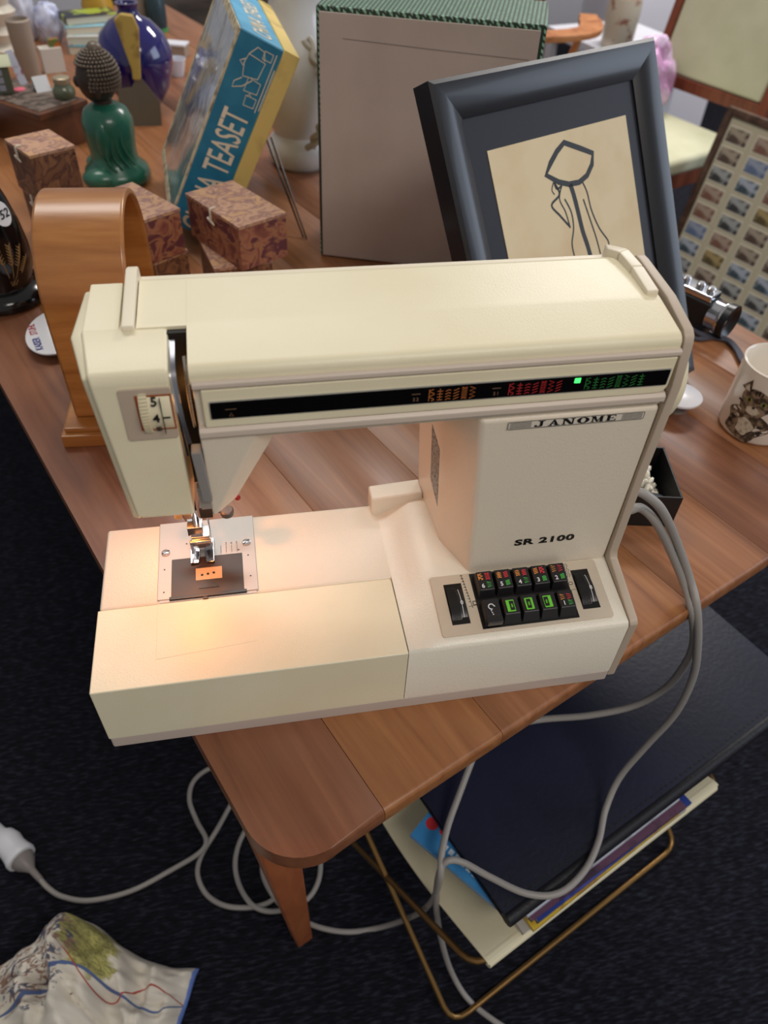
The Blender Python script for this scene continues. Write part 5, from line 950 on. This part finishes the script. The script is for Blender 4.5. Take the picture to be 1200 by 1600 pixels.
# white side table with canister
st_ = thing('white_side_table', 'low white painted side table under the flowered canister', 'table', (1.66, 2.86, FLOOR), math.radians(15)); WP = M('white_paint', (206, 206, 214), 0.5)
bm = NB(); box(bm, -0.20, 0.20, -0.17, 0.20, 0.49, 0.52); OBJ('table_top', bm, WP, st_, bevel=0.003)
for x in (-0.18, 0.18):
    for y in (-0.15, 0.18): bm = NB(); box(bm, x-0.018, x+0.018, y-0.018, y+0.018, 0, 0.49); OBJ('leg', bm, WP, st_, bevel=0.002)
P = at(962, 72, Z=FLOOR+0.5205); cn = thing('flowered_canister', 'cream flowered canister with wooden lid on the white side table', 'canister', P); s = mpp(P)
bm = NB(); lathe(bm, [(0, 0), (22*s, 0), (24*s, 4*s), (26*s, 50*s), (25*s, 66*s), (0, 66*s)], (0, 0, 0), 'z', 32); OBJ('canister_body', bm, M('canister_cream', (202, 192, 172), 0.3, tint=(22, (150, 100, 84), 0.58, 0.68)), cn)
bm = NB(); lathe(bm, [(0, 66*s), (23*s, 66*s), (23*s, 74*s), (16*s, 84*s), (6*s, 88*s), (5*s, 96*s), (0, 98*s)], (0, 0, 0), 'z', 32); OBJ('canister_lid', bm, CPW, cn)
# white cabinet and lilac bundles
wcb = thing('white_cabinet', 'tall plain white cabinet behind the upholstered chair', 'cabinet', (2.08, 3.20, FLOOR), math.radians(0))
bm = NB(); box(bm, -0.26, 0.26, 0.0, 0.45, 0.05, 1.6); OBJ('cabinet_body', bm, M('cabinet_white', (214, 212, 222), 0.5), wcb, bevel=0.004)
bm = NB(); box(bm, -0.24, 0.24, 0.02, 0.43, 0.0, 0.05); OBJ('plinth', bm, M('cabinet_grey', (120, 120, 126), 0.6), wcb)
bm = NB(); box(bm, -0.245, 0.245, -0.018, 0.0, 0.07, 1.585); d_o = OBJ('cabinet_door', bm, M('cabinet_white', (214, 212, 222), 0.5), wcb, bevel=0.003)
LIL = M('lilac_wrap', (196, 146, 190), 0.25, bump=(40, 0.8, 0.01), tint=(16, (220, 196, 224), 0.45, 0.65))
sp_ = fr_at(1.555, 2.20); sp_.z = FLOOR+0.4545; crumple('lilac_bundle', 'lilac plastic wrapped bundle on the cream chair seat', 'bundle', sp_, 0.070, (1.0, 0.9, 1.6), LIL, 8, 0.5)
P = at(938, 108, Z=FLOOR+0.45); 
o = crumple('lilac_bundle', 'lilac sparkling wrapped parcel on the oak armchair seat', 'bundle', Vector((1.10, 2.58, FLOOR+0.4505)), 0.075, (1.5, 1.0, 1.0), LIL, 9, 0.5)
# dark sideboard past the table edge with oddments
sb = thing('dark_sideboard', 'dark grey brown sideboard standing past the far table edge', 'sideboard', (0.30, 3.10, FLOOR), math.radians(14)); SBM = wood('sideboard_wood', [(0.3, (34, 28, 26)), (0.55, (62, 54, 50)), (0.8, (84, 74, 68))], scale=(3, 20, 20))
bm = NB(); box(bm, -0.55, 0.55, 0.0, 0.42, 0.08, 0.72); OBJ('carcass', bm, SBM, sb, bevel=0.004)
for k in range(3): bm = NB(); box(bm, -0.53+k*0.36, -0.19+k*0.36, -0.016, 0.0, 0.12, 0.68); dk = OBJ('door', bm, SBM, sb, bevel=0.003); bm = NB(); lathe(bm, [(0, -0.016), (0.012, -0.016), (0.012, -0.030), (0, -0.032)], (-0.24+k*0.36, 0, 0.42), 'y', 14); OBJ('knob', bm, CHROME, dk)
for x in (-0.5, 0.5):
    for y in (0.04, 0.38): bm = NB(); box(bm, x-0.025, x+0.025, y-0.025, y+0.025, 0, 0.08); OBJ('leg', bm, SBM, sb)
# ================================================================ on the floor in front: rack, portfolio, cords, towel
E1 = Vector((0.9202, 0.3921, 0)); E2 = Vector((-0.3921, 0.9202, 0)); RO = Vector((0.3122, -0.0773, FLOOR))
rk = thing('magazine_rack', 'brass wire magazine rack with cream vinyl sling', 'magazine rack', mtx=axes(RO, E1, E2, UZ))
BRS = M('brass_wire', (152, 118, 72), 0.32, metal=0.85); VIN = M('cream_vinyl', (222, 214, 184), 0.45, bump=(200, 0.15, 0.001))
def wire(sgn):
    r = 0.03; pt = [(-0.004, -0.0245, 0.300), (0.418, -0.0245, 0.300), (0.468, 0.330, 0.005), (0.0, 0.330, 0.005)]
    if sgn < 0: pt = [(x, 0.3055-y, z) for x, y, z in pt]
    out = []
    for i in range(4):
        p = Vector(pt[i]); a = (Vector(pt[i-1])-p).normalized(); c = (Vector(pt[(i+1) % 4])-p).normalized()
        for t in range(5): f_ = t/4; out.append(p+a*r*(1-f_)**2+c*r*f_**2)
    return out
for sgn in (1, -1):
    bm = NB(); tube(bm, wire(sgn), 0.0042, 10, closed=True); OBJ('wire_frame', bm, BRS, rk)
bm = NB(); prof = spline([(0, -0.030, 0.306), (0, -0.018, 0.304), (0, 0.03, 0.284), (0, 0.09, 0.262), (0, 0.153, 0.254), (0, 0.22, 0.262), (0, 0.275, 0.284), (0, 0.323, 0.304), (0, 0.336, 0.306)], 5)
A = [[bm.verts.new((x, p.y, p.z+dz)) for p in prof] for dz in (0.0, 0.003) for x in (0.008, 0.404)]
n = len(prof)
for i in range(n-1):
    bm.faces.new((A[0][i], A[1][i], A[1][i+1], A[0][i+1])); bm.faces.new((A[2][i], A[2][i+1], A[3][i+1], A[3][i])); bm.faces.new((A[0][i], A[0][i+1], A[2][i+1], A[2][i])); bm.faces.new((A[1][i], A[3][i], A[3][i+1], A[1][i+1]))
OBJ('sling', bm, VIN, rk, ang=60)
bm = NB()
for y in (-0.0245, 0.330): tube(bm, [(0.010, y, 0.3005), (0.402, y, 0.3005)], 0.0085, 12)
OBJ('sling_hem', bm, VIN, rk)
# magazines lying across the sling
mags = [('magazine', 'pale grey magazine at the bottom of the rack pile', (170, 166, 160), (120, 116, 116), 0.060, -0.028, 0.275, 0.232, 0.007), ('magazine', 'yellow edged magazine low in the rack pile', (196, 164, 52), (160, 120, 40), 0.070, -0.033, 0.250, 0.230, 0.006),
        ('magazine', 'navy blue magazine in the rack pile', (40, 60, 130), (70, 80, 150), 0.078, -0.030, 0.262, 0.222, 0.007), ('magazine', 'purple brown magazine in the rack pile', (92, 62, 82), (60, 44, 60), 0.070, -0.026, 0.255, 0.225, 0.007), ('magazine', 'white edged magazine high in the rack pile', (190, 196, 210), (150, 150, 160), 0.066, -0.021, 0.255, 0.220, 0.006)]
zz = 0.3095
PG = M('magazine_pages', (188, 180, 170), 0.7, bump=(900, 0.4, 0.0005))
def magazine(label, c1, c2, x0, y0, lx_, ly_, h, z, rot=0.0, print_=True):
    t = thing('magazine', label, 'magazine', mtx=axes(RO+E1*x0+E2*y0+UZ*z, E1, E2, UZ) @ Matrix.Rotation(rot, 4, 'Z'), group='magazines in the brass rack')
    bm = NB(); box(bm, 0.001, lx_-0.001, 0.001, ly_-0.001, 0.0008, h-0.0008); OBJ('pages', bm, PG, t)
    nm = 'mag_%d_%d_%d' % c1
    bm = NB(); box(bm, 0, lx_, 0, ly_, h-0.0008, h); box(bm, 0, lx_, 0, ly_, 0, 0.0008); box(bm, 0, lx_, 0, 0.0008, 0.0008, h-0.0008); OBJ('cover', bm, M(nm, c1, 0.25, tint=(18, c2, 0.5, 0.58)), t, flat=True)
    return t
for nm, lb, c1, c2, x0, y0, lx_, ly_, h in mags:
    magazine(lb, c1, c2, x0, y0, lx_, ly_, h, zz, rr.uniform(-0.02, 0.02)); zz += h+0.0006
bmz = zz
bmag = magazine('blue magazine with red flowers and white lettering on top of the rack pile', (62, 132, 190), (70, 142, 200), 0.041, 0.002, 0.205, 0.128, 0.006, bmz, math.radians(17))
bm = NB()
for x, y in ((0.022, 0.116), (0.034, 0.108), (0.026, 0.098), (0.038, 0.092), (0.034, 0.078)): lathe(bm, [(0, 0), (0.008, 0), (0.008, 0.0002), (0, 0.0002)], (x+0.006, y, 0.006), 'z', 12)
OBJ('flower_print', bm, M('flower_red', (190, 52, 60), 0.4), bmag, flat=True)
place_text('gardens', 0.022, (0.016, 0.030, 0.0062), (0, 1, 0), (-1, 0, 0), 'cover_title', M('title_white', (200, 214, 228), 0.4), bmag, fit=0.085) if False else None
bm = NB()
for k in range(9): box(bm, 0.008+0.0006*k, 0.019, 0.012+k*0.009, 0.018+k*0.009, 0.006, 0.0062)
OBJ('cover_print', bm, M('title_white', (196, 212, 228), 0.4), bmag, flat=True)
# white folder behind
wf = thing('white_folder', 'plain white folder at the back of the rack pile', 'folder', mtx=axes(RO+E1*0.002+E2*0.240+UZ*(bmz-0.010), E1, E2, UZ)); bm = NB(); box(bm, 0, 0.30, 0, 0.20, 0, 0.008); OBJ('folder_cover', bm, M('folder_white', (214, 212, 206), 0.5), wf, bevel=0.001)
# portfolio
pf = thing('art_portfolio', 'large flat dark navy leatherette portfolio lying across the magazine rack', 'portfolio', mtx=axes(RO+E1*0.038+E2*(-0.0225)+UZ*(bmz+0.0075), E1, E2, UZ))
LTH = M('navy_leatherette', (22, 25, 42), 0.40, bump=(160, 0.2, 0.0015), tint=(6, (32, 36, 58), 0.4, 0.75)); LTE = M('portfolio_tape', (18, 18, 26), 0.5, bump=(300, 0.5, 0.001))
bm = NB(); box(bm, 0.0, 0.545, 0.010, 0.430, 0.0, 0.004); OBJ('lower_cover', bm, LTH, pf, bevel=0.001)
bm = NB(); box(bm, 0.0, 0.545, 0.010, 0.430, 0.010, 0.0145); OBJ('upper_cover', bm, LTH, pf, bevel=0.0012)
bm = NB(); box(bm, 0.006, 0.539, 0.012, 0.424, 0.004, 0.010); OBJ('inner_sheets', bm, M('sheet_grey', (70, 70, 74), 0.7), pf)
bm = NB(); tube(bm, [(0.0, 0.010, 0.0075), (0.545, 0.010, 0.0075)], 0.0085, 12); OBJ('spine', bm, LTE, pf)
bm = NB()
for k in range(60): box(bm, 0.006+k*0.009, 0.011+k*0.009, 0.0195, 0.0215, 0.0143, 0.0150)
sti = OBJ('stitching', bm, LTE, pf, flat=True); sti['kind'] = 'stuff'
# -- cords
GRC = M('grey_cord', (150, 146, 142), 0.45); rC = 0.0040
def P3(x, y, z): return at(x, y, Z=z)
sock1 = Vector((0.4125, 0.088, 0.112)); fz = FLOOR+rC
c1 = [sock1, Vector((0.430, 0.088, 0.113)), P3(1002, 794, 0.108), P3(1026, 818, 0.092), P3(1050, 866, 0.050), P3(1070, 915, 0.014), P3(1081, 955, -0.002), P3(1084, 1000, -0.05), P3(1072, 1035, -0.10), P3(1040, 1075, -0.17), P3(990, 1103, -0.22), P3(920, 1118, -0.25), P3(840, 1125, -0.27), P3(780, 1140, -0.28), P3(748, 1165, -0.30), P3(735, 1195, -0.31), P3(718, 1240, -0.325), P3(700, 1290, -0.335), P3(690, 1335, -0.338), P3(687, 1375, -0.36), P3(672, 1412, -0.48), P3(640, 1434, -0.63), P3(590, 1450, fz-0.0), P3(540, 1456, fz), P3(490, 1446, fz), P3(450, 1424, fz), P3(424, 1395, fz+0.008), P3(410, 1360, fz), P3(418, 1320, fz), P3(460, 1300, fz), P3(495, 1325, fz), P3(500, 1365, fz), P3(485, 1400, fz), P3(455, 1418, fz), P3(420, 1424, fz), P3(392, 1412, fz+0.008), P3(372, 1378, fz), P3(368, 1340, fz), P3(382, 1300, fz), P3(412, 1265, fz),
      P3(440, 1290, fz), P3(452, 1340, fz), P3(440, 1390, fz+0.008), P3(410, 1414, fz), P3(360, 1417, fz+0.008), P3(325, 1400, fz), P3(309, 1368, fz), P3(315, 1336, fz), P3(338, 1298, fz+0.008), P3(358, 1262, fz), P3(378, 1225, fz), P3(362, 1198, fz), P3(330, 1200, fz), P3(303, 1220, fz), P3(296, 1250, fz), P3(308, 1284, fz), P3(322, 1312, fz+0.009), P3(312, 1332, fz+0.008), P3(270, 1358, fz), P3(205, 1392, fz), P3(140, 1407, fz), P3(98, 1401, fz), P3(76, 1388, fz+0.010), P3(62, 1373, FLOOR+0.024)]
pcd = thing('power_cord', 'long grey power cord falling from the machine and looping over the carpet to a plug', 'cord', (0, 0, 0))
bm = NB(); tube(bm, spline(c1, 6), rC, 10); OBJ('cable', bm, GRC, pcd)
c2 = [Vector((0.4125, 0.092, 0.130)), Vector((0.432, 0.092, 0.131)), P3(1014, 777, 0.126), P3(1036, 800, 0.108), P3(1058, 848, 0.064), P3(1078, 905, 0.022), P3(1089, 952, 0.002), P3(1090, 1010, -0.05), P3(1082, 1060, -0.11), P3(1055, 1115, -0.18), P3(1010, 1165, -0.25), P3(968, 1215, -0.31), P3(946, 1265, -0.340), P3(935, 1315, -0.345), P3(912, 1362, -0.345), P3(872, 1396, -0.345), P3(822, 1396, -0.345), P3(765, 1370, -0.344), P3(722, 1347, -0.341), P3(696, 1347, -0.338), P3(684, 1375, -0.37), P3(682, 1420, -0.47), P3(690, 1470, -0.58), P3(706, 1520, -0.68), P3(732, 1562, fz), P3(775, 1597, fz), P3(830, 1630, fz)]
fcd = thing('pedal_cord', 'grey pedal cord draped over the navy portfolio beside the power cord', 'cord', (0, 0, 0))
bm = NB(); tube(bm, spline(c2, 6), rC, 10); OBJ('cable', bm, GRC, fcd)
for t_, q in ((pcd, c1), (fcd, c2)):
    bm = NB(); tube(bm, [q[0], q[0]+Vector((0.017, 0, 0))], [0.0066, 0.0058], 14); OBJ('machine_plug', bm, M('plug_grey', (168, 162, 156), 0.45), t_)
# mains plug in a white extension socket
pe = P3(62, 1373, FLOOR+0.024); pd = (P3(4, 1308, FLOOR+0.024)-pe).normalized(); ps_ = pd.cross(UZ).normalized(); pu = ps_.cross(pd)
PM = axes(pe+pd*0.050, ps_, pu, pd)          # local z points to the socket's far end
bm = NB(); lathe(bm, [(0.0045, -0.052), (0.0055, -0.030), (0.010, -0.022), (0.0165, -0.012), (0.019, 0.0), (0.019, 0.004), (0, 0.004)], (0, 0, 0), 'z', 32); OBJ('plug_body', bm, M('plug_dark_grey', (128, 122, 120), 0.4), pcd, mtx=PM)
sk = thing('extension_socket', 'white extension lead socket on the carpet holding the grey plug', 'socket', mtx=PM); WSK = M('socket_white', (222, 224, 230), 0.35)
bm = NB(); lathe(bm, [(0.0195, -0.004), (0.0225, -0.003), (0.0235, 0.002), (0.0215, 0.010), (0.020, 0.022), (0.0215, 0.034), (0.0185, 0.048), (0.012, 0.056), (0.010, 0.075), (0.007, 0.085), (0.006, 0.085)], (0, 0, 0), 'z', 32); OBJ('socket_body', bm, WSK, sk, ang=60)
bm = NB(); q0 = Vector((0, 0, 0.083)); tube(bm, [q0, q0+Vector((0, -0.008, 0.05)), q0+Vector((0.01, -0.016, 0.16)), q0+Vector((0.03, -0.016, 0.30))], 0.0042, 10); OBJ('socket_lead', bm, WSK, sk)
# -- crumpled printed tea towel
tm = bpy.data.materials.new('tea_towel_print'); tm.use_nodes = True; nt = tm.node_tree; b = nt.nodes['Principled BSDF']; b.inputs['Roughness'].default_value = 0.85
tc = nt.nodes.new('ShaderNodeTexCoord')
def nz(sc, det=3, di=0.6):
    n_ = nt.nodes.new('ShaderNodeTexNoise'); n_.inputs['Scale'].default_value = sc; n_.inputs['Detail'].default_value = det; n_.inputs['Distortion'].default_value = di; nt.links.new(tc.outputs['UV'], n_.inputs['Vector']); return n_
def mixc(fac, A, B):
    m_ = nt.nodes.new('ShaderNodeMix'); m_.data_type = 'RGBA'; nt.links.new(fac, m_.inputs[0])
    for s_, v in ((6, A), (7, B)):
        if isinstance(v, tuple): m_.inputs[s_].default_value = lin(v)
        else: nt.links.new(v, m_.inputs[s_])
    return m_.outputs[2]
def step(src, lo, hi):
    r_ = nt.nodes.new('ShaderNodeMapRange'); r_.inputs[1].default_value = lo; r_.inputs[2].default_value = hi; nt.links.new(src, r_.inputs[0]); return r_.outputs[0]
def mth(op, a_, b_=None, c_=None):
    n_ = nt.nodes.new('ShaderNodeMath'); n_.operation = op
    for k_, v in enumerate((a_, b_, c_)):
        if v is None: continue
        if isinstance(v, (int, float)): n_.inputs[k_].default_value = v
        else: nt.links.new(v, n_.inputs[k_])
    return n_.outputs[0]
sx_ = nt.nodes.new('ShaderNodeSeparateXYZ'); nt.links.new(tc.outputs['UV'], sx_.inputs[0]); US, UT = sx_.outputs[0], sx_.outputs[1]
def dist(cx_, cy_, asp): return mth('SQRT', mth('ADD', mth('POWER', mth('SUBTRACT', US, cx_), 2.0), mth('POWER', mth('MULTIPLY', mth('SUBTRACT', UT, cy_), asp), 2.0)))
def blob(cx_, cy_, asp, r_, sc_n): return step(mth('ADD', dist(cx_, cy_, asp), mth('MULTIPLY', mth('SUBTRACT', nz(sc_n).outputs['Fac'], 0.5), 0.16)), r_, r_-0.02)
n60 = nz(60, 4).outputs['Fac']
col = mixc(step(nz(5).outputs['Fac'], 0.4, 0.7), (222, 216, 204), (204, 198, 186))
yel = mixc(step(n60, 0.45, 0.62), (176, 172, 106), (132, 128, 80))
col = mixc(blob(0.50, 0.20, 0.6, 0.125, 12), col, yel); col = mixc(blob(0.06, 0.62, 0.7, 0.09, 14), col, (190, 192, 128))
sk = mth('MULTIPLY', step(nz(22, 4, 2.0).outputs['Fac'], 0.52, 0.56), blob(0.27, 0.22, 0.5, 0.17, 9)); col = mixc(sk, col, (150, 120, 104))
sk2 = mth('MULTIPLY', step(nz(30, 4, 1.0).outputs['Fac'], 0.56, 0.60), blob(0.28, 0.26, 0.5, 0.16, 7)); col = mixc(sk2, col, (92, 94, 112))
def line(c_, amp, fr, w_): return step(mth('ABSOLUTE', mth('SUBTRACT', mth('SUBTRACT', UT, c_), mth('MULTIPLY', mth('SINE', mth('MULTIPLY', US, fr)), amp))), w_, w_*0.6)
col = mixc(line(0.42, 0.05, 9.0, 0.013), col, (84, 104, 150)); col = mixc(mth('MULTIPLY', line(0.36, 0.10, 14.0, 0.008), step(US, 0.40, 0.42)), col, (170, 70, 62)); col = mixc(line(0.74, 0.04, 7.0, 0.008), col, (120, 116, 118))
col = mixc(step(US, 0.962, 0.968), col, (104, 134, 208))
nt.links.new(col, b.inputs['Base Color'])
bm = NB(); uvl = bm.loops.layers.uv.new('UVMap'); nu, nv = 60, 44
c00, c10, c11, c01 = P3(-70, 1580, FLOOR), P3(292, 1650, FLOOR), P3(316, 1512, FLOOR), P3(128, 1452, FLOOR)
ctrl = [P3(-60, 1570, FLOOR), P3(60, 1495, FLOOR), P3(140, 1450, FLOOR), P3(205, 1492, FLOOR), P3(262, 1514, FLOOR), P3(312, 1514, FLOOR)]; ctrl2 = [P3(-60, 1720, FLOOR), P3(40, 1720, FLOOR), P3(120, 1720, FLOOR), P3(180, 1720, FLOOR), P3(230, 1700, FLOOR), P3(268, 1650, FLOOR)]
top = spline(ctrl, 12); bot_ = spline(ctrl2, 12); nu = len(top)-1
G = []
for i in range(nu+1):
    row = []
    for j in range(nv+1):
        t = j/nv; p = top[i].lerp(bot_[i], t); s = i/nu
        fold = 0.075*math.exp(-abs((s-0.42+0.12*t)/0.16)**1.4)*(0.25+0.75*math.sin(math.pi*min(1, t*1.1+0.16)))*(1-0.55*math.exp(-((s-0.30)/0.05)**2-((t-0.40)/0.22)**2))+0.020*math.exp(-abs((s-0.60-0.15*t)/0.045))+0.016*math.exp(-abs((s-0.20-0.1*t)/0.05))+0.018*math.exp(-abs((s-0.80+0.1*t)/0.05)) + 0.014*abs(math.sin(7.5*s+2.2*t))*(0.4+0.6*t) + 0.010*math.sin(15*s-5*t)**2 + 0.012*math.exp(-((s-0.62+0.25*t)/0.05)**2) + 0.012*math.exp(-((s-0.28-0.2*t)/0.04)**2)
        th_ = math.atan2((t-0.46)*1.3, s-0.36); rr_ = math.hypot((t-0.46)*1.3, s-0.36); fold += 0.005*abs(math.sin(23*s+8*t+3*math.sin(5*t)))+0.004*abs(math.sin(31*t-11*s)); fold += (0.026*abs(math.sin(3.1*th_+0.6))**0.7+0.010*abs(math.sin(7.3*th_)))*min(1, rr_*5)*math.exp(-rr_*1.6); e = min(1, min(t, 1-t)*9+0.25)*min(1, (1-s)*7+0.1); row.append(bm.verts.new((p.x, p.y, FLOOR+0.002+1.5*fold*e)))
    G.append(row)
for i in range(nu):
    for j in range(nv):
        f_ = bm.faces.new((G[i][j], G[i+1][j], G[i+1][j+1], G[i][j+1]))
        for lp, (a, c) in zip(f_.loops, ((i, j), (i+1, j), (i+1, j+1), (i, j+1))): lp[uvl].uv = (a/nu, c/nv)
tt = tag(OBJ('tea_towel', bm, tm, ang=180), 'crumpled printed tea towel with blue edge lying on the carpet', 'tea towel')
sol = tt.modifiers.new('s', 'SOLIDIFY'); sol.thickness = 0.0012; sol.offset = 1

# move the empties of things built in world coordinates to their bases
def rebase(t, P):
    t.location = P
    for c in t.children: c.location = c.location-Vector(P)
rebase(sc_, (SCB.x, SCB.y, 0.0)); rebase(pcd, (c1[30].x, c1[30].y, FLOOR)); rebase(fcd, (c2[-1].x, c2[-1].y, FLOOR))
